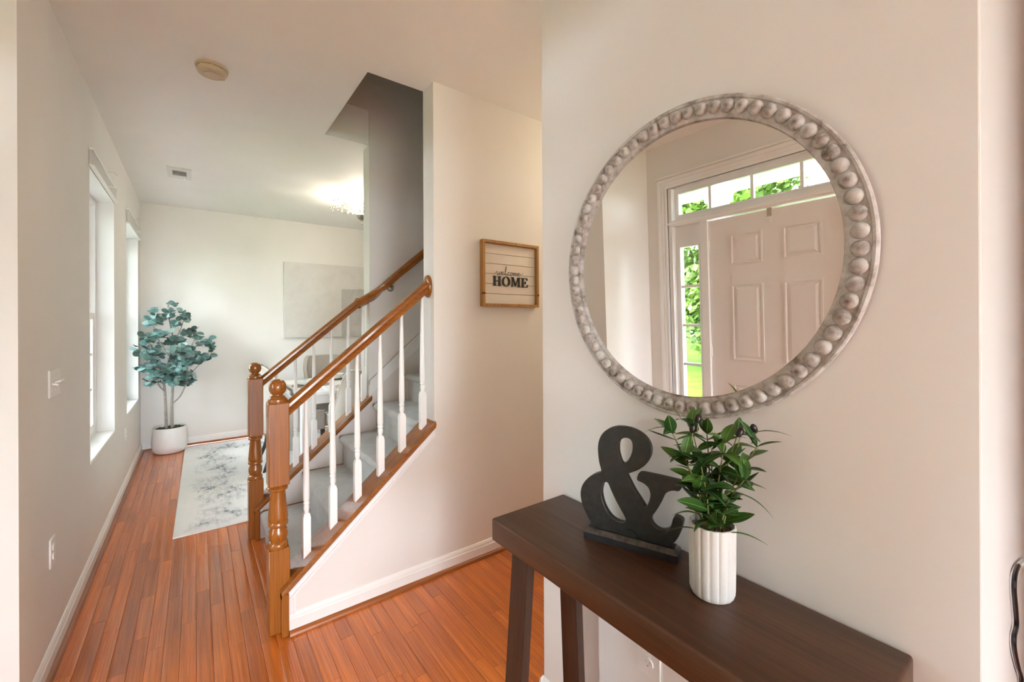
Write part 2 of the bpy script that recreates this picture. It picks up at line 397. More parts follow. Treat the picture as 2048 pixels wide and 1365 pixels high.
def tube(bm, pts, rad, seg=8, cap=True):
    pts = [Vector(p) for p in pts]; n = len(pts); rings = []
    rs = rad if isinstance(rad, (list, tuple)) else [rad] * n
    s = None
    for i, p in enumerate(pts):
        t = (pts[min(i + 1, n - 1)] - pts[max(i - 1, 0)]).normalized()
        if s is None: s, u = frame_at(t)
        else:
            s = s - t * s.dot(t)
            if s.length < 1e-4: s, u = frame_at(t)
            s.normalize(); u = s.cross(t).normalized()
        rings.append([bm.verts.new(p + (s * math.cos(2 * PI * k / seg) + u * math.sin(2 * PI * k / seg)) * rs[i]) for k in range(seg)])
    for a, b in zip(rings, rings[1:]):
        for k in range(seg): bm.faces.new((a[k], a[(k + 1) % seg], b[(k + 1) % seg], b[k]))
    if cap: bm.faces.new(rings[0][::-1]); bm.faces.new(rings[-1])
    return bm
def sweep(bm, path, prof, up=Vector((0, 0, 1))):
    """prof (side, up) outline carried along path keeping the profile plane vertical"""
    path = [Vector(p) for p in path]; n = len(path); rings = []
    for i, p in enumerate(path):
        t = (path[min(i + 1, n - 1)] - path[max(i - 1, 0)]); h = Vector((t.x, t.y, 0)).normalized()
        s = Vector((-h.y, h.x, 0))
        rings.append([bm.verts.new(p + s * a + up * b) for a, b in prof])
    m = len(prof)
    for a, b in zip(rings, rings[1:]):
        for k in range(m): bm.faces.new((a[k], a[(k + 1) % m], b[(k + 1) % m], b[k]))
    bm.faces.new(rings[0][::-1]); bm.faces.new(rings[-1])
    return bm
def catmull(pts, sub=6):
    P_ = [Vector(p) for p in pts]; out = []
    for i in range(len(P_) - 1):
        p0, p1, p2, p3 = P_[max(i - 1, 0)], P_[i], P_[i + 1], P_[min(i + 2, len(P_) - 1)]
        for k in range(sub):
            t = k / sub
            out.append(.5 * ((2 * p1) + (p2 - p0) * t + (2 * p0 - 5 * p1 + 4 * p2 - p3) * t * t + (3 * p1 - p0 - 3 * p2 + p3) * t ** 3))
    out.append(P_[-1]); return out
def struct(name, bm, mat, parent=None, smooth=False, label=None):
    o = mk(name, bm, mat, parent, smooth)
    if not parent: tag(o, label, kind='structure')
    return o

def fill_mesh(loops, half, bev, mat, name, smooth_loops=True):
    cu = bpy.data.curves.new(name, 'CURVE'); cu.dimensions = '2D'; cu.fill_mode = 'BOTH'; cu.extrude = half; cu.bevel_depth = bev; cu.bevel_resolution = 1
    for lp in loops:
        sp = cu.splines.new('POLY'); sp.points.add(len(lp) - 1); sp.use_cyclic_u = True
        for p, (x, y) in zip(sp.points, lp): p.co = (x, y, 0, 1)
    ob = bpy.data.objects.new(name + '_tmp', cu); COL.objects.link(ob)
    dg = bpy.context.evaluated_depsgraph_get()
    me = bpy.data.meshes.new_from_object(ob.evaluated_get(dg)); bpy.data.objects.remove(ob); bpy.data.curves.remove(cu)
    me.name = name; me.materials.clear(); me.materials.append(mat)
    return me

# ------------------------------------------------------------------ the room shell
XL, YB, ZC, XM, XD = -0.48, 6.15, 2.74, 1.028, -1.05          # left wall, back wall, ceiling, mirror wall, entry wall
YS, YS2, YF, YF2 = 2.13, 2.26, 3.18, 3.31                      # stair walls
XE, YSO = 4.5, -6.0
W1 = (3.365, 4.28); W2 = (4.97, 5.92); WZ = (.60, 2.30)

bm = NB()
xo, xi = -.70, XL
box(bm, xo, xi, 2.15, YB + .15, 0, WZ[0]); box(bm, xo, xi, 2.15, YB + .15, WZ[1], ZC)
for a, b in ((2.15, W1[0]), (W1[1], W2[0]), (W2[1], YB + .15)): box(bm, xo, xi, a, b, WZ[0], WZ[1])
box(bm, XD - .18, xo, 2.15, 2.33, 0, ZC)
struct('wall_left', bm, M_wall, label='pale warm white wall with two deep window openings')
bm = B(XL - .22, XE + .15, YB, YB + .15, 0, ZC)
struct('wall_back', bm, M_wall, label='pale wall at the far end of the dining room')
# entry wall with its opening
EO = (.46, 1.958, 2.40)
bm = NB(); box(bm, XD - .16, XD, YSO, EO[0], 0, ZC); box(bm, XD - .16, XD, EO[1], 2.15, 0, ZC); box(bm, XD - .16, XD, EO[0], EO[1], EO[2], ZC)
struct('wall_entry', bm, M_wall, label='pale wall around the front door seen in the round mirror')
# far living walls and an added light-blocking wall (behind the camera)
bm = NB()
for a, b, c, d in ((XD - .16, XE + .15, 0, .3), (XD - .16, XE + .15, 2.4, ZC), (XD - .16, -1.0, .3, 2.4), (1.15, XE + .15, .3, 2.4)): box(bm, a, b, YSO - .15, YSO, c, d)
struct('wall_south', bm, M_wall, label='living room wall with one wide window')
struct('wall_east', B(XE, XE + .15, YSO, YB, 0, 5.3), M_wall, label='plain pale wall at the end of the hall')
struct('wall_light_block', B(1.2, 1.32, YSO, -1.6, 0, ZC), M_wall, label='added unseen wall blocking window light from the mirror wall end')  # added out of view to keep window light off the mirror wall's end
# mirror wall block
struct('wall_mirror', B(XM, 3.2, .09, 1.18, 0, ZC, bev=.003), M_wall, label='pale wall section carrying the round mirror')
# stair walls
SL = .862
def capz(x): return SL * x - .061
bm = NB()
prism(bm, [(.332, 0), (1.06, 0), (1.06, capz(1.06) - .036), (.332, capz(.332) - .036)], 'Y', YS, YS2)
box(bm, 1.06, XE, YS, YS2, 0, 5.3); box(bm, .62, 1.06, YS, YS2, ZC + .26, 5.3)
struct('wall_stair', bm, M_wall, label='pale wall beside the staircase with the framed sign')
bm = NB()
prism(bm, [(.332, 0), (1.05, 0), (1.05, capz(1.05) - .036), (.332, capz(.332) - .036)], 'Y', YF, YF2)
box(bm, 1.05, XE, YF, YF2, 0, 5.3)
struct('wall_stairwell', bm, M_wall, label='far wall of the stairwell rising past the ceiling')
bm = NB(); box(bm, .62, 1.05, YF, YF2, ZC + .26, 5.3); box(bm, .62, .74, YS2, YF, ZC + .26, 5.3); box(bm, .62, XE, YS, YF2, 5.3, 5.4)
struct('wall_upstairs', bm, M_wall, label='upper walls and lid closing the stairwell')
bm = NB()
VH0, VH1, VH2, VH3 = -.153, -.057, 4.682, 4.828          # duct opening for the air vent
for a in ((XD - .2, VH0, YSO - .15, YB + .15), (VH1, .74, YSO - .15, YB + .15), (VH0, VH1, YSO - .15, VH2), (VH0, VH1, VH3, YB + .15)): box(bm, *a, ZC, ZC + .26)
box(bm, .74, XE + .15, YSO - .15, YS2 - .003, ZC, ZC + .26); box(bm, .74, XE + .15, YF + .003, YB + .15, ZC, ZC + .26)
struct('ceiling', bm, M_ceil, label='flat white ceiling with an opening over the stairs')

# ------------------------------------------------------------------ floor and its boards
floor = struct('floor', B(XD - .16, XE, YSO, YB, -.06, -.004), M_sub, label='glossy orange oak strip floor')
rnd = random.Random(5)
PW = .0567
plank_mesh = {}
def plank_me(L):
    key = round(L, 2)
    if key not in plank_mesh:
        hw = PW / 2 - .0004                                     # a slightly crowned board with eased long edges
        pr = [(-hw, -.012), (-hw, -.0022), (-hw + .0009, -.0013)] + [(hw * .93 * t, -.0009 * t * t) for t in (-1, -.66, -.33, 0, .33, .66, 1)] + [(hw - .0009, -.0013), (hw, -.0022), (hw, -.012)]
        plank_mesh[key] = mesh_of('plank', prism(NB(), pr, 'Y', -key / 2 + .0005, key / 2 - .0005), M_floor, True)
    return plank_mesh[key]
LENS = (.28, .36, .44, .55, .68, .84, 1.0)
def boards(x0, x1, yfun):
    n = int((x1 - x0) / PW)
    for i in range(n):
        xc = x0 + (i + .5) * PW; lo, hi = yfun(xc)
        if hi <= lo: continue
        y = lo - rnd.random() * .3
        while y < hi:
            L = rnd.choice(LENS)
            if y + L > hi: L = max(.06, round(hi - y, 2))
            link('plank', plank_me(L), floor, (xc, y + round(L, 2) / 2, rnd.uniform(-.0004, .0003)), (0, rnd.uniform(-.018, .018), 0))
            y += round(L, 2)
x_start = -.169 - PW * 5
def yspan(x):
    if x < XL + .02: return (1.6, 2.1)
    if x < -.14: return (1.75, YB - .02)
    if x < .372: return (1.55, 3.52)
    return (.9, YS - .01)
boards(x_start - PW * 0, 1.95, yspan)

# ------------------------------------------------------------------ baseboards
def bb_prof(t=.014, h=.092): return [(0, 0), (t, 0), (t, h * .70), (t * .72, h * .76), (t * .72, h * .84), (t * .3, h * .97), (0, h)]
def shoe_prof(t=.014, r=.018): return [(t, 0), (t + r, 0)] + [(t + r * math.cos(a), r * 1.1 * math.sin(a)) for a in (PI / 8, PI / 4, 3 * PI / 8)] + [(t, r * 1.1)]
def baseboard(name, plane, sgn, p, a0, a1, label, shoe_mat):
    pr = [(p + sgn * u, v) for u, v in bb_prof()]; sh = [(p + sgn * u, v) for u, v in shoe_prof()]
    o = struct(name, prism(NB(), pr, plane, a0, a1), M_trim, label=label)
    mk('shoe_moulding', prism(NB(), sh, plane, a0, a1), shoe_mat, o, smooth=True)
baseboard('baseboard_left', 'Y', 1, XL, 2.15, YB, 'white baseboard under the dining room windows', M_shoe_y)
baseboard('baseboard_back', 'X', -1, YB, XL, XE, 'white baseboard along the dining room end wall', M_shoe)
baseboard('baseboard_stair', 'X', -1, YS, .334, XE, 'white baseboard below the stair wall with orange shoe strip', M_shoe)
baseboard('baseboard_mirror', 'Y', -1, XM, .085, 1.186, 'white baseboard behind the console table', M_shoe_y)
baseboard('baseboard_entry', 'Y', 1, XD, YSO, .36, 'white baseboard by the front door', M_shoe_y)
# the far end of the mirror wall carries the board round its corner
struct('baseboard_hall', prism(NB(), [(1.18 + u, v) for u, v in bb_prof()], 'X', XM - .013, 3.2), M_trim, label='white baseboard on the hall side of the mirror wall')

# ------------------------------------------------------------------ stair trim on the knee wall
bm = NB()
for off0, off1, yy in ((.036, .072, .008), (.066, .080, .014)):
    prism(bm, [(.334, capz(.334) - off1), (1.06, capz(1.06) - off1), (1.06, capz(1.06) - off0), (.334, capz(.334) - off0)], 'Y', YS - yy, YS + .001)
for a, b, yy in ((.333, .356, .0086), (.352, .361, .0146)):
    box(bm, a, b, YS - yy, YS + .001, .088, capz(a) - .066)
struct('trim_1', bm, M_trim, label='white moulding following the slope of the stair cap')
bm = NB()
prism(bm, [(1.045, capz(1.045) + .02), (3.6, capz(3.6) + .02), (3.6, capz(3.6) + .13), (1.045, capz(1.045) + .13)], 'Y', YF - .012, YF + .001)
prism(bm, [(1.045, capz(1.045) + .10), (3.6, capz(3.6) + .10), (3.6, capz(3.6) + .13), (1.045, capz(1.045) + .13)], 'Y', YF - .02, YF + .001)
struct('trim_2', bm, M_trim, label='white skirt board climbing the stairwell wall')

# ------------------------------------------------------------------ staircase
stair = empty('staircase', (1.5, 2.72, 0), label='carpeted oak staircase rising between two low walls', cat='staircase')
X0, Z0, RUN, RISE = .343, .179, .2425, .204
CY0, CY1 = 2.335, 3.125
def nose(x, z, r, n=7): return [(x + r - r * math.sin(PI * i / n), z - r + r * math.cos(PI * i / n)) for i in range(n + 1)]
NSTEP = 12
for k in range(NSTEP):
    xk, zk = X0 + RUN * k, Z0 + RISE * k
    t = .028; xb = xk + RUN + .05
    pr = [(xb, zk)] + nose(xk, zk, t / 2) + [(xb, zk - t)]
    mk('tread', prism(NB(), pr, 'Y', YS2 + .0002, YF - .0002), M_oakx, stair, smooth=True)
    zl = zk - RISE if k else 0.0
    mk('riser', B(xk + .026, xk + .045, YS2 + .0002, YF - .0002, zl, zk - t + .001), M_trim, stair)
    c = .013
    pr = [(xk + RUN + .027, zk + c)] + nose(xk - c, zk + c, t / 2 + c, 9) + [(xk + .026 - c, zk - t - c), (xk + .026 - c, zl + (c if k else .001)), (xk + .030, zl + (c if k else .001)), (xk + .030, zk - t + .004), (xk + RUN + .027, zk - t + .004)]
    o = mk('carpet', prism(NB(), pr, 'Y', CY0, CY1), M_carpet, stair, smooth=True)
    o['label'] = 'pale grey plush carpet wrapped over one step'

# ------------------------------------------------------------------ stair railings
def newel_mesh():
    bm = NB(); w = .0425
    box(bm, -w, w, -w, w, 0, .378, bev=.004, seg=1)
    box(bm, -w, w, -w, w, .662, 1.040, bev=.005, seg=1)
    lathe(bm, [(.040, .370), (.041, .384), (.041, .394), (.037, .402), (.032, .406), (.036, .414), (.0395, .432), (.0385, .452), (.031, .468), (.031, .473), (.041, .479), (.042, .490), (.038, .497), (.0405, .503), (.0405, .516), (.036, .570), (.0305, .628), (.031, .634), (.040, .640), (.0405, .650), (.036, .655), (.040, .664)], seg=28)
    lathe(bm, [(.040, 1.036), (.0415, 1.046), (.040, 1.054), (.034, 1.058), (.030, 1.066), (.022, 1.070), (.022, 1.076), (.029, 1.081), (.0345, 1.092), (.0365, 1.106), (.0345, 1.122), (.027, 1.135), (.014, 1.143), (0, 1.145)], seg=28)
    return mesh_of('newel_post', bm, M_oak, True)
def baluster_mesh():
    L = .735; bm = NB(); w = .0165
    v = []
    # square foot with a base cut to the slope
    q = [(-w, -w), (w, -w), (w, w), (-w, w)]
    lo = [bm.verts.new((x, y, SL * x - .012)) for x, y in q]; hi = [bm.verts.new((x, y, .178)) for x, y in q]
    top = [bm.verts.new((x * .72, y * .72, .196)) for x, y in q]
    bm.faces.new(lo[::-1]); bm.faces.new(top)
    for a, b in ((lo, hi), (hi, top)):
        for i in range(4): bm.faces.new((a[i], a[(i + 1) % 4], b[(i + 1) % 4], b[i]))
    lathe(bm, [(.0125, .190), (.0100, .203), (.0125, .212), (.0135, .222), (.0125, .232), (.0105, .236), (.0145, .240), (.0145, .247), (.0115, .251), (.0150, .262), (.0150, .30), (.0130, .45), (.0100, .62), (.0080, L), ], seg=14)
    return mesh_of('baluster', bm, M_trim, True)
ME_newel, ME_bal = newel_mesh(), baluster_mesh()
RAIL = [(-.024, -.034), (.024, -.034), (.026, -.018), (.022, -.010), (.030, .006), (.029, .020), (.018, .033), (0, .037), (-.018, .033), (-.029, .020), (-.030, .006), (-.022, -.010), (-.026, -.018)]
def railz(x): return 1.010 + .852 * (x - .347)
def cap_bm(y0, y1, x1):
    bm = NB(); th = .036
    pr = [(y0 + .010, -th), (y1 - .010, -th), (y1, -th * .55), (y1, -th * .4), (y1 - .008, 0), (y0 + .008, 0), (y0, -th * .4), (y0, -th * .55)]
    A = [bm.verts.new((.304, y, capz(.304) + z)) for y, z in pr]; Bv = [bm.verts.new((x1, y, capz(x1) + z)) for y, z in pr]
    bm.faces.new(A[::-1]); bm.faces.new(Bv); n = len(pr)
    for i in range(n): bm.faces.new((A[i], A[(i + 1) % n], Bv[(i + 1) % n], Bv[i]))
    return bm
def railing(yc, ya, yb, xs, label, far=False):
    r = empty('stair_railing', (.30, yc, 0), label=label, cat='railing')
    link('newel_post', ME_newel, r, (.002 if not far else .016, 0, 0))
    mk('rail_cap', cap_bm(ya - .022, yb + .022, 1.062), M_oakx, r)
    mk('end_board', B(.304, .333, ya - .022, yb + .022, 0, capz(.304) - .012, bev=.003, seg=1), M_oak, r)
    for x in xs: link('baluster', ME_bal, r, (x - .30, 0, capz(x)))
    if not far:
        path = [(.335, yc, railz(.335)), (1.05, yc, railz(1.05))]
    else:
        yw = YF - .075
        path = [(.345, yc, railz(.345)), (.93, yc, railz(.93)), (.98, yc - .008, railz(.98) - .004), (1.03, yc - .055, railz(1.03) - .012), (1.08, yw + .03, railz(1.08) - .014), (1.14, yw, railz(1.14) - .006), (1.25, yw, railz(1.25)), (3.2, yw, railz(3.2))]
        path = [tuple(p) for p in catmull(path[:7], 4)] + [path[7]]
    hr = mk('handrail', sweep(NB(), path, RAIL), M_oakx, r, smooth=True)
    return r, hr
near_r, _ = railing(2.195, YS, YS2, (.421, .541, .660, .779, .898, 1.020), 'oak and white railing beside the framed sign wall with rosette')
far_r, far_h = railing(3.245, YF, YF2, (.440, .557, .675, .793, .912, 1.022), 'oak and white railing on the dining room side of the stairs', True)
# rosette where the near rail meets the wall end
bm = lathe(NB(), [(0, -.002), (.050, -.002), (.052, .008), (.049, .016), (.041, .020), (0, .021)], seg=28, ell=(1.25, .86))
bm.transform(Matrix.Translation((1.062, 2.195, railz(1.05) - .002)) @ Matrix.Rotation(-PI / 2, 4, 'Y'))
mk('rosette', bm, M_oakx, near_r, smooth=True)
bm = NB(); tube(bm, [(1.21, YF - .004, railz(1.21) - .075), (1.21, YF - .05, railz(1.21) - .075), (1.21, YF - .072, railz(1.21) - .06), (1.21, YF - .075, railz(1.21) - .03)], .007)
l2 = lathe(NB(), [(0, 0), (.026, 0), (.028, .006), (.022, .012), (.010, .018), (0, .018)], seg=20); l2.transform(Matrix.Translation((1.21, YF, railz(1.21) - .075)) @ Matrix.Rotation(PI / 2, 4, 'X'))
me_t = bpy.data.meshes.new('t'); l2.to_mesh(me_t); l2.free(); bm.from_mesh(me_t); bpy.data.meshes.remove(me_t)
o = mk('rail_bracket', bm, M_nickel, far_r, smooth=True); o['label'] = 'aged metal handrail bracket'

# ------------------------------------------------------------------ dining room windows
def sash_window(name, y0, y1, label):
    z0, z1 = WZ; xw0, xw1 = -.655, -.575
    w = tag(mk(name, NB_frame(y0, y1, z0, z1, xw0, xw1, .045), M_trim), label, kind='structure')
    zm = 1.46
    for nm, xa, xb, za, zb in (('upper_sash', -.645, -.615, zm - .02, z1 - .045), ('lower_sash', -.612, -.582, z0 + .045, zm + .02)):
        s = mk(nm, NB_frame(y0 + .045, y1 - .045, za, zb, xa, xb, .042), M_trim, w)
        ya, yb = y0 + .087, y1 - .087; zaa, zbb = za + .042, zb - .042
        mk('pane', B((xa + xb) / 2 - .002, (xa + xb) / 2 + .002, ya, yb, zaa, zbb), M_glass, s)
        for i in (1, 2):
            yy = ya + (yb - ya) * i / 3; mk('muntin', B(xa + .004, xb - .004, yy - .008, yy + .008, zaa, zbb), M_trim, s)
            zz = zaa + (zbb - zaa) * i / 3; mk('muntin', B(xa + .005, xb - .005, ya, yb, zz - .008, zz + .008), M_trim, s)
    for nm, a in (('jamb_liner', (y0, y0 + .006, z0, z1)), ('jamb_liner', (y1 - .006, y1, z0, z1)), ('head_liner', (y0 + .006, y1 - .006, z1 - .006, z1))): mk(nm, B(xw1, XL + .0015, *a), M_trim, w)
    mk('sill', B(xw1, XL + .004, y0, y1, z0 - .001, z0 + .014, bev=.003), M_trim, w)
    return w
def NB_frame(y0, y1, z0, z1, x0, x1, t):
    bm = NB(); box(bm, x0, x1, y0, y1, z0, z0 + t); box(bm, x0, x1, y0, y1, z1 - t, z1); box(bm, x0, x1, y0, y0 + t, z0 + t, z1 - t); box(bm, x0, x1, y1 - t, y1, z0 + t, z1 - t); return bm
sash_window('window_1', *W1, 'tall white sash window nearer the light switch plate')
sash_window('window_2', *W2, 'tall white sash window beside the eucalyptus tree')
def blind(y0, y1, z0, z1, label):
    b = empty('window_blind', (XL, (y0 + y1) / 2, z0), label=label, cat='blind', group='raised blinds above the dining windows')
    mk('headrail', B(XL + .001, XL + .020, y0, y1, z1 - .014, z1, bev=.002), M_trim, b)
    mk('shade', B(XL + .001, XL + .013, y0 + .004, y1 - .004, z0 + .012, z1 - .013), paint_shade, b)
    mk('bottom_rail', B(XL + .001, XL + .022, y0, y1, z0, z0 + .014, bev=.003), M_trim, b)
    for f in (.5,):
        for zz in (z1 - .006, z0 + .006):
            yy = y0 + (y1 - y0) * f
            mk('hook', tube(NB(), [(XL + .015, yy, zz), (XL + .04, yy, zz + .004), (XL + .062, yy, zz - .002), (XL + .068, yy, zz - .012)], .003, 6), M_plate_w, b, smooth=True)
    return b
paint_shade = paint('shade_fabric', (.66, .655, .635), .8, .1, 500)
blind(3.36, 4.30, 2.302, 2.41, 'slim raised blind above the window nearer the switch plate')
blind(4.965, 5.93, 2.285, 2.42, 'taller raised blind above the window beside the eucalyptus')

# ------------------------------------------------------------------ switch, outlets, ceiling fittings
sw = empty('light_switch', (XL, 2.589, 1.097), label='white triple toggle switch plate by the window', cat='switch')
mk('plate', B(XL, XL + .007, 2.507, 2.671, 1.097, 1.211, bev=.003), M_plate_w, sw)
for i, up in ((-1, -1), (0, 1), (1, 1)):
    yy = 2.589 + i * .046
    bm = B(-.004, .004, -.005, .005, 0, .020, bev=.0015, seg=1); bm.transform(Matrix.Translation((XL + .006, yy, 1.154)) @ Matrix.Rotation(PI / 2 - up * .35, 4, 'Y'))
    mk('toggle', bm, M_plate_w, sw)
    for dz in (-.03, .03):
        bm = lathe(NB(), [(0, .0), (.003, 0), (.003, .0012), (0, .0016)], seg=8); bm.transform(Matrix.Translation((XL + .0068, yy, 1.154 + dz)) @ Matrix.Rotation(PI / 2, 4, 'Y')); mk('screw', bm, M_ventw, sw)
def outlet(x, sgn, yc, zc, label, slots=True):
    o = empty('wall_outlet', (x, yc, zc - .057), label=label, cat='outlet')
    def bx(a, b, *r, **k): return B(min(x + sgn * a, x + sgn * b), max(x + sgn * a, x + sgn * b), *r, **k)
    def slots(dz, m=0):
        L = []
        for dy, h in ((-.0062, .0075), (.0062, .006)): L.append([(dy - .0012, dz + .001), (dy + .0012, dz + .001), (dy + .0012, dz + .001 + h), (dy - .0012, dz + .001 + h)])
        L.append([(.0024 * math.cos(2 * PI * i / 10), dz - .0065 + .0024 * math.sin(2 * PI * i / 10)) for i in range(10)])
        return L
    def stand(me):      # (y, z) outline, thickness along x
        me.transform(Matrix(((0, 0, sgn, 0), (1, 0, 0, 0), (0, 1, 0, 0), (0, 0, 0, 1)))); me.flip_normals() if sgn < 0 else None
        return me
    pl = [(-.0355, -.058), (.0355, -.058), (.0355, .058), (-.0355, .058)]
    me = stand(fill_mesh([pl] + slots(-.0195) + slots(.0195), .003, 0, M_plate_w, 'plate')); link('plate', me, o, (sgn * .003, 0, .057))
    for dz in (-.0195, .0195):
        ring = [(.0165 * math.cos(2 * PI * i / 24), dz + .0142 * math.sin(2 * PI * i / 24)) for i in range(24)]
        me = stand(fill_mesh([ring] + slots(dz), .0018, 0, M_plate_w, 'socket')); link('socket', me, o, (sgn * .0078, 0, .057))
    return o
outlet(XL, 1, 2.552, .455, 'white wall outlet low on the wall below the switch')
outlet(XL, 1, 4.88, .455, 'white wall outlet between the two windows')
outlet(XM, -1, .724, .455, 'white duplex outlet behind the console table')

sd = empty('smoke_detector', (.075, 2.70, ZC), label='yellowed round smoke detector on the white ceiling', cat='smoke detector')
bm = lathe(NB(), [(.070, 0), (.072, -.004), (.071, -.012), (.066, -.014)], (.075, 2.70, ZC), 40); mk('base', bm, M_smoke, sd, smooth=True)
bm = lathe(NB(), [(.060, -.013), (.060, -.018)], (.075, 2.70, ZC), 40); mk('slot_ring', bm, M_smoke, sd)
bm = lathe(NB(), [(.066, -.0175), (.066, -.028), (.062, -.035), (.052, -.040), (.040, -.042), (.039, -.0405), (.037, -.0405), (.036, -.043), (0, -.045)], (.075, 2.70, ZC), 40); mk('cover', bm, M_smoke, sd, smooth=True)
for a in range(8):
    bm = B(.058, .0665, -.005, .005, -.0185, -.0125); bm.transform(Matrix.Translation((.075, 2.70, ZC)) @ Matrix.Rotation(a * PI / 4, 4, 'Z')); mk('rib', bm, M_smoke, sd)
for a, r0, r1 in ((.3, .044, .058), (2.6, .020, .034), (4.4, .044, .058)):
    bm = B(r0, r1, -.0015, .0015, -.0435, -.039); bm.transform(Matrix.Translation((.075, 2.70, ZC)) @ Matrix.Rotation(a, 4, 'Z')); mk('grille_rib', bm, M_smoke, sd)

vt = empty('ceiling_vent', (-.105, 4.755, ZC), label='white ceiling air vent with dark louvres', cat='vent')
bm = NB(); vx0, vx1, vy0, vy1 = -.19, -.02, 4.595, 4.915
for a in ((vx0, vx1, vy0, vy0 + .085), (vx0, vx1, vy1 - .085, vy1), (vx0, vx0 + .035, vy0 + .085, vy1 - .085), (vx1 - .035, vx1, vy0 + .085, vy1 - .085)): box(bm, a[0], a[1], a[2], a[3], ZC - .008, ZC + .001)
mk('frame', bm, M_ventw, vt)
bm = NB()
for a in ((VH0 - .001, VH0 + .001, VH2, VH3), (VH1 - .001, VH1 + .001, VH2, VH3), (VH0, VH1, VH2 - .001, VH2 + .001), (VH0, VH1, VH3 - .001, VH3 + .001)): box(bm, *a, ZC + .002, ZC + .24)
box(bm, VH0 - .02, VH1 + .02, VH2 - .02, VH3 + .02, ZC + .262, ZC + .27)
mk('duct', bm, M_nickel, vt)
for i in range(7):
    yy = vy0 + .095 + i * .0215
    bm = B(vx0 + .033, vx1 - .033, -.0012, .0012, -.010, .0); bm.transform(Matrix.Translation((0, yy, ZC - .001)) @ Matrix.Rotation(-1.2, 4, 'X')); mk('louvre', bm, M_ventw, vt)
mk('lever', B(-.075, -.070, 4.895, 4.899, ZC - .022, ZC - .006), M_ventw, vt)

# ------------------------------------------------------------------ pixel ray helper (2048 x 1365 frame)
def ray(px, py): return _fw + _r2 * ((px - 1024) / F_PX) + _u2 * ((Y0 - py) / F_PX)
def on_plane(px, py, p0, n):
    d = ray(px, py); c = Vector((0, 0, CAM_H)); return c + d * ((Vector(p0) - c).dot(n) / d.dot(n))
def empty_m(name, M, **k):
    o = empty(name, M.to_translation(), **k)
    o.rotation_euler = M.to_euler(); WORLD[o.name] = M.copy()
    return o
def place(o, M, parent):
    """put child o at world-independent local matrix M"""
    o.location = M.to_translation(); o.rotation_euler = M.to_euler(); o.scale = M.to_scale(); o.parent = parent

# ------------------------------------------------------------------ round beaded mirror
TILT = math.radians(1.25)
_v = Vector((-math.sin(TILT), 0, math.cos(TILT))); _w = Vector((-math.cos(TILT), 0, -math.sin(TILT))); _u = Vector((0, -1, 0))
mc = Vector((XM - .0088, .616, 1.555))
MM = Matrix(((_u.x, _v.x, _w.x, mc.x), (_u.y, _v.y, _w.y, mc.y), (_u.z, _v.z, _w.z, mc.z), (0, 0, 0, 1)))
mir = empty_m('wall_mirror_frame', MM, label='large round mirror with whitewashed beaded wooden frame', cat='mirror')
mir.name = 'round_mirror'; WORLD['round_mirror'] = MM
bm = lathe(NB(), [(.349, 0), (.349, .0075), (.351, .0115), (.358, .012), (.392, .012), (.394, .0155), (.399, .0165), (.402, .014), (.402, 0), (.349, 0)], seg=120, close=False)
bmesh.ops.remove_doubles(bm, verts=bm.verts[:], dist=1e-6)
mkl('frame', bm, M_wash, mir, True)
mkl('mirror_glass', lathe(NB(), [(0, .002), (.351, .002), (.351, .004), (0, .004)], seg=120, close=False), M_mirror, mir)
bead = mesh_of('bead', lathe(NB(), [(.0161, -.004), (.0161, .0015), (.0148, .006), (.0115, .0096), (.006, .0118), (0, .0124)], seg=18), M_bead, True)
for i in range(70):
    a = 2 * PI * (i + .5) / 70
    link('bead', bead, mir, (.375 * math.cos(a), .375 * math.sin(a), .012), (0, 0, i * 1.7))

# ------------------------------------------------------------------ console table
ZT = .803
ct = empty('console_table', (.87, .62, 0), label='dark brown wooden console table below the round mirror', cat='table')
mk('tabletop', B(.722, 1.023, .172, 1.069, .736, ZT, bev=.006, seg=3), M_walnut, ct, smooth=True)
def slab_leg(xt, xb, ya, yb, th=.028):
    pr = [(xt, .738), (xt + th, .738), (xb + th, 0), (xb, 0)]
    return prism(NB(), pr, 'Y', ya, yb, bev=.0015)
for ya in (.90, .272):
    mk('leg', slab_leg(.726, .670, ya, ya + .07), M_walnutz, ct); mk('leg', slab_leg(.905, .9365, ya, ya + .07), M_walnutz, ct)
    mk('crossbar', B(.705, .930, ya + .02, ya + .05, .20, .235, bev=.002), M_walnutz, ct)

# ------------------------------------------------------------------ ampersand ornament
pA, pB = Vector((.857, .815, 0)), Vector((.946, .586, 0))
au = (pB - pA).normalized(); an = Vector((au.y, -au.x, 0))
if an.x < 0: an = -an                                            # away from the viewer, toward the wall
AL = (pB - pA).length; zb = ZT + .030
acen = (pA + pB) / 2 + an * .025
MA = Matrix(((au.x, an.x, 0, acen.x), (au.y, an.y, 0, acen.y), (0, 0, 1, ZT), (0, 0, 0, 1)))
amp = empty_m('ampersand_ornament', MA, label='worn black wooden ampersand on a plinth, on the console table', cat='ornament')
bm = B(-AL / 2, AL / 2, -.025, .025, 0, .020, bev=.0015, seg=1)
v0 = len(bm.verts)
q = [(-AL / 2, -.025), (AL / 2, -.025), (AL / 2, .025), (-AL / 2, .025)]
lo = [bm.verts.new((x, y, .0195)) for x, y in q]; hi = [bm.verts.new((x - math.copysign(.009, x), y - math.copysign(.009, y), .030)) for x, y in q]
bm.faces.new(hi)
for i in range(4): bm.faces.new((lo[i], lo[(i + 1) % 4], hi[(i + 1) % 4], hi[i]))
pl0 = mkl('plinth', bm, [M_amp, M_worn], amp)
for p_ in pl0.data.polygons:
    if .15 < abs(p_.normal.z) < .95: p_.material_index = 1
front = acen - an * .009
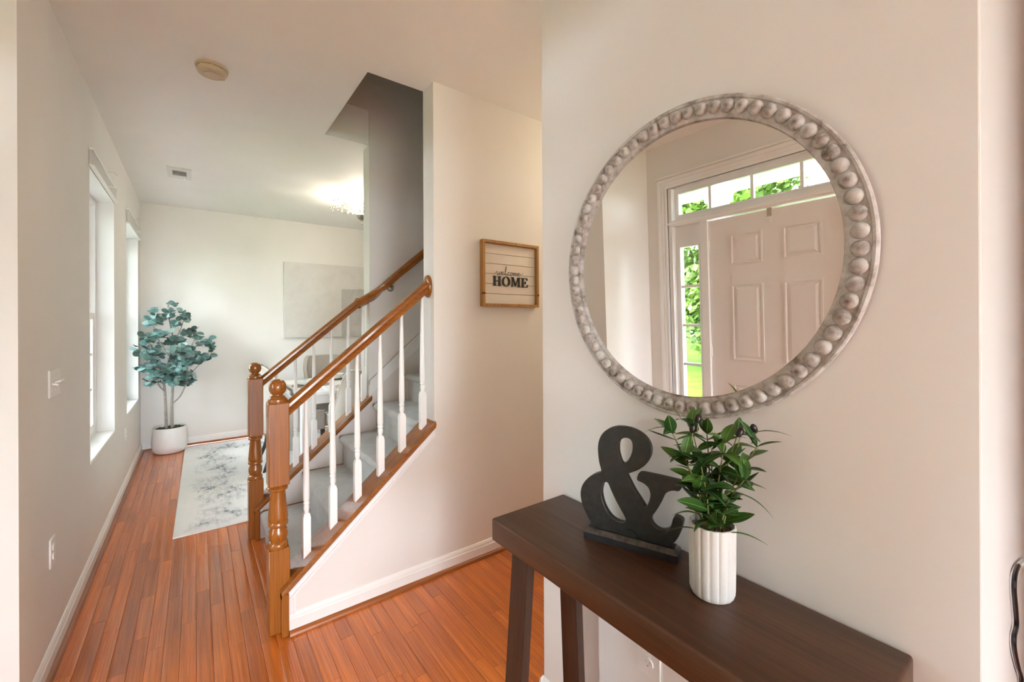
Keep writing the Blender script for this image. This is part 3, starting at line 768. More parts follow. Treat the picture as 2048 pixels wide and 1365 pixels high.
def amp_pts(crop):
    out = []
    for a, b in crop:
        p = on_plane(1120 + a / 3.0333, 800 + b / 3.0333, front, an) - acen
        out.append((p.dot(au), p.z - ZT))
    return out
outer = [(200, 760), (160, 690), (135, 625), (127, 570), (138, 520), (170, 480), (212, 454), (252, 437), (240, 380), (232, 300), (240, 245), (262, 205), (300, 178), (345, 167), (400, 171), (455, 188), (505, 220), (538, 262), (550, 305), (543, 348), (518, 390), (478, 420), (435, 438), (403, 453), (425, 503), (450, 552), (482, 602), (508, 644), (520, 657), (534, 640), (547, 606), (551, 572), (538, 534), (507, 505), (472, 488), (474, 464), (488, 447), (540, 455), (605, 469), (670, 485), (738, 502), (742, 518), (720, 552), (688, 549), (655, 556), (631, 577), (608, 625), (580, 672), (552, 712), (552, 742), (572, 772), (606, 794), (640, 797), (666, 785), (680, 758), (690, 724), (706, 712), (742, 731), (743, 757), (730, 800), (706, 846), (672, 880), (640, 900), (560, 890), (450, 865), (330, 830), (240, 800)]
hole1 = [(352, 262), (368, 238), (395, 228), (425, 236), (441, 262), (443, 302), (432, 342), (412, 375), (390, 392), (373, 385), (360, 355), (350, 310)]
hole2 = [(262, 505), (280, 497), (295, 508), (312, 548), (337, 602), (366, 657), (394, 708), (401, 735), (385, 748), (350, 742), (310, 715), (280, 675), (258, 625), (247, 570), (251, 532)]
def smooth_loop(pts, sharp=()):
    n = len(pts); out = []
    for i in range(n):
        p0, p1, p2, p3 = (Vector((*pts[(i + k) % n], 0)) for k in (-1, 0, 1, 2))
        for k in range(3):
            t = k / 3
            q = .5 * ((2 * p1) + (p2 - p0) * t + (2 * p0 - 5 * p1 + 4 * p2 - p3) * t * t + (3 * p1 - p0 - 3 * p2 + p3) * t ** 3)
            out.append((q.x, q.y))
    return out
po = [(x, max(z, .027)) for x, z in amp_pts(outer)]
me = fill_mesh([smooth_loop(po), smooth_loop(amp_pts(hole1)), smooth_loop(amp_pts(hole2))], .0075, .0018, M_amp, 'letter')
me.materials.append(M_worn)
for p_ in me.polygons:
    if .12 < abs(p_.normal.z) < .97: p_.material_index = 1
o = link('letter', me, amp); o.rotation_euler = (PI / 2, 0, 0)
bm = NB(); n = 12
pr = [(-.002 + .024 * math.cos(PI * i / n), .030 + .019 * math.sin(PI * i / n)) for i in range(n + 1)]
prism(bm, pr, 'Y', -.0125, -.009)
mkl('brace', bm, M_amp, amp, True)

# ------------------------------------------------------------------ potted olive plant
VC = Vector((.909, .479, ZT)); VH, VR = .155, .048
op = empty('potted_olive_plant', VC, label='artificial olive sprigs in a ribbed white ceramic vase, on the console table', cat='plant')
bm = NB(); seg = 120; rings = []
def rr(a, ribs=16, amp_=.0028): return -amp_ * (1 - abs(math.sin(a * ribs / 2))) ** 2
for z, r0, k in ((0, .040, 0), (.002, .043, .5), (.012, .0465, 1), (VH - .006, VR, 1), (VH - .001, VR - .001, .8), (VH, VR - .0035, .3), (VH - .002, VR - .006, 0), (VH - .022, VR - .006, 0)):
    rings.append([bm.verts.new(((r0 + rr(2 * PI * i / seg) * k) * math.cos(2 * PI * i / seg), (r0 + rr(2 * PI * i / seg) * k) * math.sin(2 * PI * i / seg), z)) for i in range(seg)])
for a, b in zip(rings, rings[1:]):
    for i in range(seg): bm.faces.new((a[i], a[(i + 1) % seg], b[(i + 1) % seg], b[i]))
bm.faces.new(rings[0][::-1]); bm.faces.new(rings[-1])
M_vase = plain('speckled_ceramic', (.64, .63, .61), .6, var=.04, scale=300)
mkl('vase', bm, M_vase, op, True)
rnd = random.Random(11)
bm = NB()
for i in range(130):
    a, r = rnd.random() * 2 * PI, .041 * math.sqrt(rnd.random())
    s = rnd.uniform(.0028, .0055); m4 = Matrix.Translation((r * math.cos(a), r * math.sin(a), VH - .018 + rnd.random() * .005)) @ Matrix.Rotation(rnd.random() * 6, 4, Vector((rnd.random(), rnd.random(), .3)).normalized()) @ Matrix.Diagonal((s * 1.3, s, s * .7, 1))
    bmesh.ops.create_icosphere(bm, subdivisions=1, radius=1, matrix=m4)
o = mkl('pebbles', bm, M_pebble, op, True); o['kind'] = 'stuff'
def leaf_mesh(name, L, Wd, curl, fold, mat, n=7, round_=False):
    bm = NB(); rows = []
    for i in range(n + 1):
        t = i / n
        w = Wd / 2 * (math.sin(PI * min(1, t * .96 + .02)) ** (.5 if round_ else .8)) * (1.0 if round_ else (1.15 - .35 * t))
        z = -curl * t * t * L; y = L * t * (1 - .15 * abs(curl) * t)
        rows.append([bm.verts.new((-w, y, z + fold * w)), bm.verts.new((-w * .5, y, z + fold * w * .3)), bm.verts.new((0, y, z)), bm.verts.new((w * .5, y, z + fold * w * .3)), bm.verts.new((w, y, z + fold * w))])
    for a, b in zip(rows, rows[1:]):
        for k in range(4): bm.faces.new((a[k], a[k + 1], b[k + 1], b[k]))
    return mesh_of(name, bm, mat, True, recalc=False)
OL = [leaf_mesh('leaf', .060, .027, c, f, M_oleaf) for c, f in ((.15, .25), (.35, .2), (.55, .3), (-.1, .25))]
OLT = leaf_mesh('leaf', .070, .0075, .5, .3, M_oleaf)
def leaf_matrix(p, d, up, roll=0):
    d = d.normalized(); s = d.cross(up)
    if s.length < 1e-4: s = d.cross(Vector((1, 0, 0)))
    s.normalize(); u = s.cross(d)
    return Matrix(((s.x, d.x, u.x, p.x), (s.y, d.y, u.y, p.y), (s.z, d.z, u.z, p.z), (0, 0, 0, 1))) @ Matrix.Rotation(roll, 4, 'Y')
def put(name, me, M, parent, s=1.0):
    o = bpy.data.objects.new(name, me); COL.objects.link(o); o.parent = parent
    o.location = M.to_translation(); o.rotation_euler = M.to_euler(); o.scale = (s, s, s); return o
# sprigs: direction in plan (world), reach, height
cam_dir = Vector((VC.x, VC.y, 0)).normalized(); side = Vector((cam_dir.y, -cam_dir.x, 0))   # side: to the right as seen
sprigs = [(-.085, -.01, .215), (-.055, -.03, .16), (-.045, .01, .235), (-.01, .02, .215), (.025, -.03, .20), (.05, .02, .205), (.085, -.015, .195), (.06, -.04, .13), (-.02, -.05, .15), (0, .0, .175)]
nleaf = 0
for si, (sx, sd_, h) in enumerate(sprigs):
    base = side * (sx * .22) + cam_dir * (sd_ * .3) + Vector((0, 0, VH - .02))
    tip = side * sx + cam_dir * sd_ + Vector((0, 0, VH + h - .015))
    if (VC + tip).x > XM - .03: tip.x -= (VC + tip).x - (XM - .03)
    mid = (base + tip) / 2 + (side * sx * -.12) + Vector((0, 0, .01))
    path = catmull([base, mid, tip], 6)
    mkl('stem', tube(NB(), path, [.0021 - .001 * i / len(path) for i in range(len(path))], 6), M_stem, op, True)
    npair = int(3 + h * 19)
    for k in range(npair):
        t = .22 + .78 * k / (npair - 1); p = path[min(len(path) - 1, int(t * (len(path) - 1)))]
        tang = (path[min(len(path) - 1, int(t * (len(path) - 1)) + 1)] - path[max(0, int(t * (len(path) - 1)) - 1)]).normalized()
        ang = k * 1.9 + si
        for e in ((0, 1) if k < npair - 1 else (0, 1, 2)):
            a = ang + e * PI + rnd.uniform(-.4, .4)
            out = (side * math.cos(a) + cam_dir * math.sin(a))
            d = out * rnd.uniform(.75, 1.1) + tang * (.45 if k < npair - 1 else .9) + Vector((0, 0, rnd.uniform(-.15, .35)))
            q = VC + p + d.normalized() * .075
            if q.x > XM - .012: d.x -= (q.x - (XM - .012)) / .06; 
            q = VC + p + d.normalized() * .07
            if q.x > XM - .008: continue
            s = rnd.uniform(.8, 1.22) * (1.0 if t < .9 else .85)
            put('leaf', rnd.choice(OL), leaf_matrix(p, d, Vector((0, 0, 1)), rnd.uniform(-.6, .6)), op, s); nleaf += 1
for (sx, sd_, z, dx, dz) in ((-.03, -.04, VH - .004, -1, .15), (.03, -.03, VH - .004, 1.2, .45), (-.075, -.01, VH + .20, -1, .25), (-.06, 0, VH + .215, -.35, 1), (.075, -.01, VH + .205, 1, .6), (.05, -.05, VH + .09, 1.1, -.1)):
    p = side * sx + cam_dir * sd_ + Vector((0, 0, z)); put('leaf', OLT, leaf_matrix(p, side * dx + Vector((0, 0, dz)), Vector((0, 0, 1))), op, 1.0)
om = mesh_of('olive', lathe(NB(), [(0, -.011), (.004, -.0098), (.0068, -.005), (.0075, 0), (.0066, .006), (.0036, .0098), (0, .0112)], seg=14), M_olive, True)
for (px, py, ro) in ((1385, 857, .15), (1396, 838, .3), (1508, 858, -.35), (1480, 865, .5)):
    p = on_plane(px, py, VC - cam_dir * (.02 if px < 1500 else .0), cam_dir) - VC
    link('olive', om, op, p, (ro * .4, ro, 0), (.92, .92, 1.0))
    mkl('stalk', tube(NB(), [p + Vector((0, 0, -.01)), p + Vector((-.004 if px < 1480 else -.010, 0, -.03))], .0011, 5), M_stem, op)

# ------------------------------------------------------------------ framed sign
sx0, sx1, sz0, sz1, syf, syw = 1.362, 1.797, 1.498, 1.898, 2.094, YS
sg = empty('welcome_sign', ((sx0 + sx1) / 2, YS, sz0), label='square wood framed sign of white boards with black lettering', cat='sign')
ft = .017
for a in ((sx0, sx1, sz1 - ft, sz1), (sx0, sx1, sz0, sz0 + ft), (sx0, sx0 + ft, sz0 + ft, sz1 - ft), (sx1 - ft, sx1, sz0 + ft, sz1 - ft)):
    mk('frame_bar', B(a[0], a[1], syf, syw, a[2], a[3], bev=.001, seg=1), M_signwood, sg)
bh = (sz1 - sz0 - 2 * ft) / 6
for i in range(6):
    z = sz0 + ft + bh * i; mk('board', B(sx0 + ft, sx1 - ft, 2.117, 2.127, z + .0013, z + bh - .0013, bev=.0008, seg=1), M_signboard, sg)
mk('backing', B(sx0 + ft, sx1 - ft, 2.1265, 2.1295, sz0 + ft, sz1 - ft), M_signback, sg)
M_knot = plain('wood_knot', (.10, .035, .008), .6)
for xk in (sx0 + .008, sx1 - .008): mk('knot', B(xk - .0085, xk + .0085, syf - .0006, 2.11, sz0 + .072, sz0 + .084), M_knot, sg)
iw = sx1 - sx0 - 2 * ft; ih = sz1 - sz0 - 2 * ft
yb_, yf_ = 2.117, 2.111
def glyph(ch):
    bm = NB()
    def r(x0, x1, z0, z1): box(bm, x0, x1, 0, 1, z0, z1)
    def quad(pts): prism(bm, pts, 'Y', 0, 1)
    if ch == 'H':
        r(.08, .28, 0, 1); r(.57, .77, 0, 1); r(.28, .57, .46, .55)
        for x in (0, .49): r(x, x + .36, 0, .06); r(x, x + .36, .94, 1)
        return bm, .85
    if ch == 'O':
        n = 32; A = [];Bq = []
        for y in (0, 1):
            A.append([bm.verts.new((.43 + .43 * math.cos(2 * PI * i / n), y, .5 + .52 * math.sin(2 * PI * i / n))) for i in range(n)])
            Bq.append([bm.verts.new((.43 + .235 * math.cos(2 * PI * i / n), y, .5 + .44 * math.sin(2 * PI * i / n))) for i in range(n)])
        for i in range(n):
            j = (i + 1) % n
            bm.faces.new((A[0][i], A[0][j], Bq[0][j], Bq[0][i])); bm.faces.new((A[1][i], Bq[1][i], Bq[1][j], A[1][j]))
            bm.faces.new((A[0][i], A[1][i], A[1][j], A[0][j])); bm.faces.new((Bq[0][i], Bq[0][j], Bq[1][j], Bq[1][i]))
        return bm, .86
    if ch == 'M':
        r(.10, .18, 0, 1); r(.76, .95, 0, 1); quad([(.06, 1), (.27, 1), (.56, .16), (.46, .02)]); quad([(.46, .02), (.54, .10), (.80, 1), (.72, 1)])
        r(0, .28, 0, .06); r(.67, 1.03, 0, .06); r(0, .24, .94, 1); r(.72, 1.03, .94, 1)
        return bm, 1.03
    r(.08, .28, 0, 1); r(0, .70, 0, .07); r(0, .68, .93, 1); r(.28, .50, .46, .54); r(.45, .52, .36, .64)
    quad([(.60, .07), (.70, .07), (.74, .30), (.70, .30)]); quad([(.58, .93), (.68, .93), (.69, .72), (.65, .72)])
    return bm, .74
hx0, hx1 = sx0 + ft + iw * .165, sx0 + ft + iw * .845
hz = sz1 - ft - ih * .70; hh = ih * .165
adv = []
for ch in 'HOME': adv.append(glyph(ch))
tot = sum(w for _, w in adv) + .07 * 3; sc_ = (hx1 - hx0) / tot; x = hx0
for b_, w in adv:
    b_.transform(Matrix.Translation((x, yf_, hz)) @ Matrix.Diagonal((sc_, yb_ - yf_, hh, 1))); mk('letter', b_, M_black, sg); x += (w + .07) * sc_
strokes = {'w': ([(-.12, .20), (.0, .30), (.10, .44), (.16, .30), (.15, .06), (.22, .0), (.32, .16), (.37, .40), (.36, .12), (.43, .0), (.53, .14), (.58, .42), (.66, .38)], .62),
 'e': ([(.04, .38), (-.02, .34), (.06, .18), (.20, .22), (.27, .34), (.21, .44), (.11, .38), (.07, .18), (.16, .02), (.30, .06), (.40, .20)], .36),
 'l': ([(.0, .16), (.12, .42), (.24, .85), (.24, 1.05), (.17, 1.06), (.11, .80), (.09, .3), (.14, .02), (.24, .04), (.32, .18)], .30),
 'c': ([(.0, .18), (.18, .40), (.28, .42), (.27, .34), (.18, .42), (.09, .30), (.08, .12), (.17, .0), (.30, .08), (.38, .22)], .36),
 'o': ([(.0, .22), (.13, .40), (.05, .26), (.07, .06), (.19, .0), (.29, .16), (.27, .36), (.15, .42), (.24, .34), (.40, .36)], .38),
 'm': ([(.0, .34), (.06, .42), (.08, .2), (.06, .0), (.12, .28), (.22, .42), (.26, .28), (.24, .0), (.30, .28), (.40, .42), (.44, .28), (.42, .08), (.48, .02), (.58, .16)], .56)}
wx0, wx1 = sx0 + ft + iw * .23, sx0 + ft + iw * .70; wz = sz1 - ft - ih * .515; wh = ih * .140
total = sum(strokes[c][1] for c in 'welcome'); sw_ = (wx1 - wx0) / total; x = wx0
for c in 'welcome':
    pts, w = strokes[c]
    P3 = [(x + a * sw_, 2.1155, wz + b * wh) for a, b in pts]
    if c == 'e' and x > wx0 + (wx1 - wx0) * .8: P3.append((x + .75 * sw_, 2.1155, wz + .42 * wh))
    mk('script_letter', tube(NB(), catmull(P3, 4), .0011, 5), M_black, sg); x += w * sw_

# ------------------------------------------------------------------ front door, sidelights, transom (behind the camera's left, seen in the mirror)
DY0, DY1, DZ1 = .768, 1.646, 2.07
dr = tag(mk('door_1', B(XD - .075, XD - .032, DY0 + .003, DY1 - .003, .018, DZ1 - .004), M_door), 'white six panel front door seen in the round mirror', kind='structure')
def raised(y0, y1, z0, z1):
    bm = NB(); xf = XD - .032
    # sunk moulding ring then raised field
    lv = [(0, 0.0), (.012, -.0), (.022, -.0)]
    def ring(i, x): return [bm.verts.new((x, y, z)) for y, z in ((y0 + i, z0 + i), (y1 - i, z0 + i), (y1 - i, z1 - i), (y0 + i, z1 - i))]
    rs = [ring(0, xf - .001), ring(0, xf + .006), ring(.008, xf + .006), ring(.016, xf + .0005), ring(.022, xf + .0005), ring(.040, xf + .007)]
    for a, b in zip(rs, rs[1:]):
        for k in range(4): bm.faces.new((a[k], a[(k + 1) % 4], b[(k + 1) % 4], b[k]))
    bm.faces.new(rs[-1]); bm.faces.new(rs[0][::-1]); return bm
for ya, yb in ((.929, 1.145), (1.274, 1.485)):
    for za, zb_ in ((1.722, 1.937), (1.028, 1.577), (.25, .855)): mk('panel', raised(ya, yb, za, zb_), M_door, dr)
for z in (1.88, 1.085, .24):
    h = mk('hinge', B(XD - .034, XD - .020, DY1 - .006, DY1 + .010, z - .045, z + .045, bev=.003), M_trim, dr)
bm = lathe(NB(), [(.032, 0), (.032, .006), (.012, .010), (.012, .035), (.024, .042), (.030, .055), (.024, .068), (0, .072)], seg=24); bm.transform(Matrix.Translation((XD - .032, DY0 + .07, .95)) @ Matrix.Rotation(PI / 2, 4, 'Y')); mk('knob', bm, M_nickel, dr, smooth=True)
wh_ = empty('wreath_hanger', (XD - .03, 1.226, 2.0), label='beige metal hook hung over the top of the front door', cat='hook')
mk('strap', B(XD - .032, XD - .029, 1.212, 1.240, 2.015, 2.075), M_brass, wh_); mk('clip', B(XD - .078, XD - .030, 1.212, 1.240, DZ1 - .004, DZ1 + .0), M_brass, wh_)
mk('tongue', B(XD - .032, XD - .027, 1.214, 1.238, 1.975, 2.018, bev=.001), M_trim, wh_)
# frame posts and transom bar (trim)
bm = NB(); xf0, xf1 = XD - .15, XD + .004
for ya, yb, zt in ((EO[0], .488, EO[2]), (.70, .768, 2.08), (1.646, 1.70, 2.08), (1.932, EO[1], EO[2])): box(bm, xf0, xf1 - .010, ya, yb, 0, zt)
box(bm, xf0, xf1 - .008, EO[0], EO[1], 2.074, 2.120); box(bm, xf0, xf1 + .008, EO[0], EO[1], 2.085, 2.105, bev=.003); box(bm, xf0, xf1 - .008, EO[0], EO[1], 2.375, EO[2]); box(bm, xf0, XD - .03, EO[0], EO[1], -.001, .018)
struct('trim_3', bm, M_trim, label='white door frame with transom bar around the front door')
def casing_bar(y0, y1, z0, z1, inner):
    bm = NB()
    box(bm, XD - .001, XD + .012, y0, y1, z0, z1, bev=.002, seg=1); return bm
bm = NB(); co = (.37, 2.046, 2.465)
for t0, t1, h in ((0, .088, .011), (.010, .034, .019), (.040, .062, .015), (.070, .088, .016)):
    box(bm, XD - .001, XD + h, co[1] - t1, co[1] - t0, 0, co[2] - t0); box(bm, XD - .001, XD + h, co[0] + t0, co[0] + t1, 0, co[2] - t0)
    box(bm, XD - .001, XD + h + .0005, co[0] + t1, co[1] - t1, co[2] - t1, co[2] - t0)
box(bm, XD - .001, XD + .030, co[0] - .006, co[1] + .006, co[2] - .004, co[2] + .012, bev=.004)
struct('trim_4', bm, M_trim, label='white moulded casing around the front door surround')
def light_window(name, y0, y1, z0, z1, gy0, gy1, gz0, gz1, vy, hz_, label):
    bm = NB(); xa, xb = XD - .10, XD - .055
    box(bm, xa, xb, y0, gy0, z0, z1); box(bm, xa, xb, gy1, y1, z0, z1); box(bm, xa, xb, gy0, gy1, z0, gz0); box(bm, xa, xb, gy0, gy1, gz1, z1)
    for a in ((gy0 - .012, gy0, gz0 - .012, gz1 + .012), (gy1, gy1 + .012, gz0 - .012, gz1 + .012), (gy0, gy1, gz0 - .012, gz0), (gy0, gy1, gz1, gz1 + .012)): box(bm, xb - .001, xb + .007, *a)
    w = tag(mk(name, bm, M_trim), label, kind='structure')
    ys = [gy0] + list(vy) + [gy1]; zs = [gz0] + list(hz_) + [gz1]
    for i in range(len(ys) - 1):
        for j in range(len(zs) - 1):
            mk('pane', B(XD - .079, XD - .076, ys[i], ys[i + 1], zs[j], zs[j + 1]), M_glass, w)
    for y in vy: mk('muntin', B(XD - .092, XD - .062, y - .010, y + .010, gz0, gz1), M_trim, w)
    for z in hz_: mk('muntin', B(XD - .092, XD - .062, gy0, gy1, z - .010, z + .010), M_trim, w)
HZ = [.655, .967, 1.28, 1.59]
light_window('window_3', 1.70, 1.932, .018, 2.074, 1.740, 1.893, .34, 1.904, [], HZ, 'narrow sidelight of five panes beside the door hinges')
light_window('window_4', .488, .70, .018, 2.074, .521, .674, .34, 1.904, [], HZ, 'narrow sidelight of five panes beside the door knob')
light_window('window_5', .488, 1.932, 2.120, 2.375, .521, 1.896, 2.165, 2.331, [.74, 1.042, 1.345, 1.647], [], 'wide five pane transom above the front door')

# ------------------------------------------------------------------ painting, rug
pt = tag(mk('canvas_painting', B(.92, 2.22, YB - .042, YB - .001, 1.215, 2.20, bev=.002), M_canvas, org=(1.57, YB, 1.215)), 'large pale abstract canvas on the dining room end wall', 'painting')
rg = tag(mkl('area_rug', B(0, 2.5, 0, 2.5, 0, .009, bev=.003), M_rug), 'distressed white and blue grey rug under the dining table', 'rug')
rg.location = (-.121, 3.512, 0.0005); rg.rotation_euler = (0, 0, math.radians(-.6))

# ------------------------------------------------------------------ eucalyptus tree
ec = Vector((-.225, 5.955, 0))
eu = empty('eucalyptus_tree', ec, label='artificial eucalyptus tree in a white pot by the window corner', cat='plant')
mkl('pot', lathe(NB(), [(.10, 0), (.128, .006), (.148, .03), (.156, .075), (.156, .12), (.150, .20), (.144, .262), (.143, .272), (.139, .275), (.134, .270), (.132, .24), (0, .24)], seg=48, close=False), M_pot, eu, True)
bm = NB(); rnd = random.Random(3)
for i in range(160):
    a, r = rnd.random() * 2 * PI, .122 * math.sqrt(rnd.random()); s = rnd.uniform(.010, .02)
    bmesh.ops.create_icosphere(bm, subdivisions=1, radius=s, matrix=Matrix.Translation((r * math.cos(a), r * math.sin(a), .248 + rnd.random() * .012)) @ Matrix.Diagonal((1, 1, .6, 1)))
o = mkl('moss', bm, M_moss, eu); o['kind'] = 'stuff'
R_ = Vector((math.cos(.10), -math.sin(.10), 0)); Fw_ = Vector((.0, 1, 0))    # right and away, roughly as seen
def ep(r, f, z): return Vector((r, f, z))
# trunks and limbs
trunks = [[(-.028, 0, .24), (-.035, .005, .50), (-.045, .0, .72), (-.075, -.01, .90), (-.14, -.03, 1.08), (-.17, -.05, 1.22)],
          [(.02, -.01, .24), (.018, 0, .50), (.028, .0, .75), (.035, -.01, 1.0), (.03, -.02, 1.25), (.0, -.01, 1.45), (-.01, -.02, 1.64)]]
for tp in trunks:
    pth = catmull([ep(*p) for p in tp], 5); n = len(pth)
    mkl('trunk', tube(NB(), pth, [.015 - .0115 * (i / n) for i in range(n)], 9), M_trunk, eu, True)
limbs = [[(.020, 0, .52), (.09, -.02, .60), (.14, -.04, .72), (.19, -.05, .85), (.27, -.06, .95), (.33, -.07, 1.03)],
         [(-.04, 0, .66), (-.09, -.03, .74), (-.10, -.05, .84), (-.15, -.08, .95)], [(.03, 0, .82), (.10, -.05, .95), (.17, -.08, 1.10), (.22, -.09, 1.22)],
         [(.035, -.01, 1.0), (-.05, -.06, 1.14), (-.10, -.10, 1.28), (-.13, -.12, 1.40)], [(.03, -.02, 1.2), (.09, -.04, 1.32), (.13, -.05, 1.46)],
         [(-.06, -.01, .85), (-.16, -.10, .98), (-.22, -.18, 1.10)], [(.14, -.04, .72), (.16, -.10, .86), (.15, -.14, 1.0)]]
for lp in limbs:
    pth = catmull([ep(*p) for p in lp], 4); n = len(pth)
    mkl('branch', tube(NB(), pth, [.0075 - .005 * (i / n) for i in range(n)], 7), M_trunk, eu, True)
EL = [leaf_mesh('leaf', l, w, c, .12, m, 5, True) for l, w, c, m in ((.074, .066, .15, M_euc), (.066, .058, .35, M_euc), (.068, .056, -.1, M_eucd), (.058, .048, .3, M_eucd))]
segs = [[ep(*p) for p in t] for t in trunks] + [[ep(*p) for p in l] for l in limbs]
def zlim(z):  # crown half width by height
    if z < .80: return .16
    if z < 1.15: return .17 + (z - .80) / .35 * .19
    return max(.05, .36 - (z - 1.15) / .5 * .31)
cnt = 0; tries = 0; extra = []
while cnt < 596 and tries < 6000:
    tries += 1
    z = rnd.choice((rnd.uniform(.80, 1.5), rnd.uniform(.88, 1.30), rnd.uniform(.74, 1.66)))
    a = rnd.random() * 2 * PI; rad = 1.1 * zlim(z) * (rnd.random() ** .42)
    c = Vector((.012 + 1.06 * rad * math.cos(a), -.10 + .62 * rad * math.sin(a), z))
    wld = ec + c
    in_win = W2[0] + .03 < wld.y < W2[1] - .05 and WZ[0] < z < WZ[1]
    if wld.y > YB - .07 or wld.x < (-.53 if in_win else XL + .05): continue
    # twig from the nearest limb point
    best = min((p for s in segs for p in s if p.z > .5), key=lambda p: (p - c).length + max(0, p.z - c.z) * 1.5)
    d = (c - best)
    k = rnd.randint(4, 6)
    mid = best + d * .5 + Vector((0, 0, -.02 * d.length))
    path = catmull([best, mid, c], 4)
    if d.length > .03: mkl('twig', tube(NB(), path, [.0022 - .0012 * i / len(path) for i in range(len(path))], 5), M_trunk, eu)
    dn = d.normalized() if d.length > .01 else Vector((0, 0, 1))
    for j in range(k):
        p = c - dn * (.016 * j) + Vector((rnd.uniform(-.010, .010), rnd.uniform(-.010, .010), rnd.uniform(-.010, .010)))
        ld = Vector((rnd.uniform(-1, 1), rnd.uniform(-1.0, .6), rnd.uniform(-.35, .45))) + dn * .25
        tip = ec + p + ld.normalized() * .062
        inw = W2[0] + .03 < tip.y < W2[1] - .03
        if tip.y > YB - .01 or tip.x < (-.56 if inw and in_win else XL + .012): continue
        m = rnd.choice(EL[:2]) if rnd.random() < .6 else rnd.choice(EL[2:])
        LM = leaf_matrix(p, ld, Vector((rnd.uniform(-.5, .5), -.8, .8)), rnd.uniform(-.5, .5))
        if cnt % 2: extra.append((m, LM))
        else: put('leaf', m, LM, eu, rnd.uniform(.66, 1.0))
        cnt += 1
for mat_ in (M_euc, M_eucd):
    bm = NB()
    for m, LM in extra:
        if m.materials[0] == mat_:
            n0 = len(bm.verts); bm.from_mesh(m); bm.verts.ensure_lookup_table()
            for v in bm.verts[n0:]: v.co = LM @ v.co
    o = link('leaf_mass', mesh_of('leaf_mass', bm, mat_, True, recalc=False), eu); o['kind'] = 'stuff'

# ------------------------------------------------------------------ dining table, settings and chairs
TX0, TX1, TY0, TY1, TZ = .75, 2.45, 4.22, 5.30, .762
dt = empty('dining_table', ((TX0 + TX1) / 2, (TY0 + TY1) / 2, .01), label='white dining table laid with plates behind the stairs', cat='table')
mk('tabletop', B(TX0, TX1, TY0, TY1, TZ - .035, TZ, bev=.006), M_tablew, dt)
mk('apron', B(TX0 + .05, TX1 - .05, TY0 + .05, TY1 - .05, TZ - .12, TZ - .036), M_tablew, dt)
for xx in (TX0 + .035, TX1 - .125):
    for yy in (TY0 + .06, TY1 - .15): mk('leg', B(xx, xx + .09, yy, yy + .09, .01, TZ - .036, bev=.004), M_tablew, dt)
def dining_chair(loc, rz, label):
    c = empty('dining_chair', (loc[0], loc[1], .0105), rz, label, 'chair', 'upholstered chairs around the dining table')
    # local: faces +Y
    mkl('seat', B(-.235, .235, -.24, .26, .36, .49, bev=.03, seg=3), M_linen, c, True)
    bm = NB(); n = 24; ri = []; edge = []
    for i in range(n + 1):
        s = -1 + 2 * i / n; a = s * PI * .5
        # plan: rounded U
        if abs(s) < .62: ang = s / .62 * PI / 2; x, y, nx, ny = .255 * math.sin(ang), -.13 - .16 * math.cos(ang), math.sin(ang), -math.cos(ang)
        else: x, y, nx, ny = .255 * math.copysign(1, s), -.13 + (abs(s) - .62) / .38 * .36, math.copysign(1, s), 0
        fz = max(0, (y + .13) / .36); top = .985 - .0 * fz
        if y > -.22: q = min(1, (y + .22) / .45); top = .985 - .46 * (1 - (1 - q) ** 2.2)
        th = .042; lean = .10
        def P(off, z):
            k = (z - .45) * lean if z > .45 else 0
            return (x + nx * off * 1.0, y + ny * off - k * (1 if abs(s) < .62 else max(0, 1 - fz)), z)
        ri.append([bm.verts.new(P(0, .34)), bm.verts.new(P(0, top)), bm.verts.new(P(-th, top)), bm.verts.new(P(-th, .34))]); edge.append(P(.002, top))
    for a, b in zip(ri, ri[1:]):
        for k in range(4): bm.faces.new((a[k], a[(k + 1) % 4], b[(k + 1) % 4], b[k]))
    bm.faces.new(ri[0]); bm.faces.new(ri[-1][::-1])
    mkl('backrest', bm, M_linen, c, True)
    mkl('piping', tube(NB(), edge, .006, 6), M_piping, c, True)
    for sx in (-1, 1):
        for yy, k in ((.22, .02), (-.20, -.09)):
            bm = NB(); q = [(-.02, -.02), (.02, -.02), (.02, .02), (-.02, .02)]
            hi = [bm.verts.new((sx * .20 + a, yy + b, .37)) for a, b in q]; mi = [bm.verts.new((sx * .202 + a * .85, yy + b * .85 + k * .25, .19)) for a, b in q]; lo = [bm.verts.new((sx * .205 + a * .6, yy + b * .6 + k, 0)) for a, b in q]
            bm.faces.new(hi); bm.faces.new(lo[::-1])
            for a_, b_ in ((hi, mi), (mi, lo)):
                for i in range(4): bm.faces.new((a_[i], b_[i], b_[(i + 1) % 4], a_[(i + 1) % 4]))
            mkl('leg', bm, M_chairleg, c)
    return c
dining_chair((1.26, 4.02), 0, 'upholstered chair on the stair side of the dining table')
dining_chair((.80, 4.74), -PI / 2, 'upholstered chair at the window end of the dining table')
dining_chair((1.30, 5.44), PI, 'upholstered chair on the far side of the dining table')
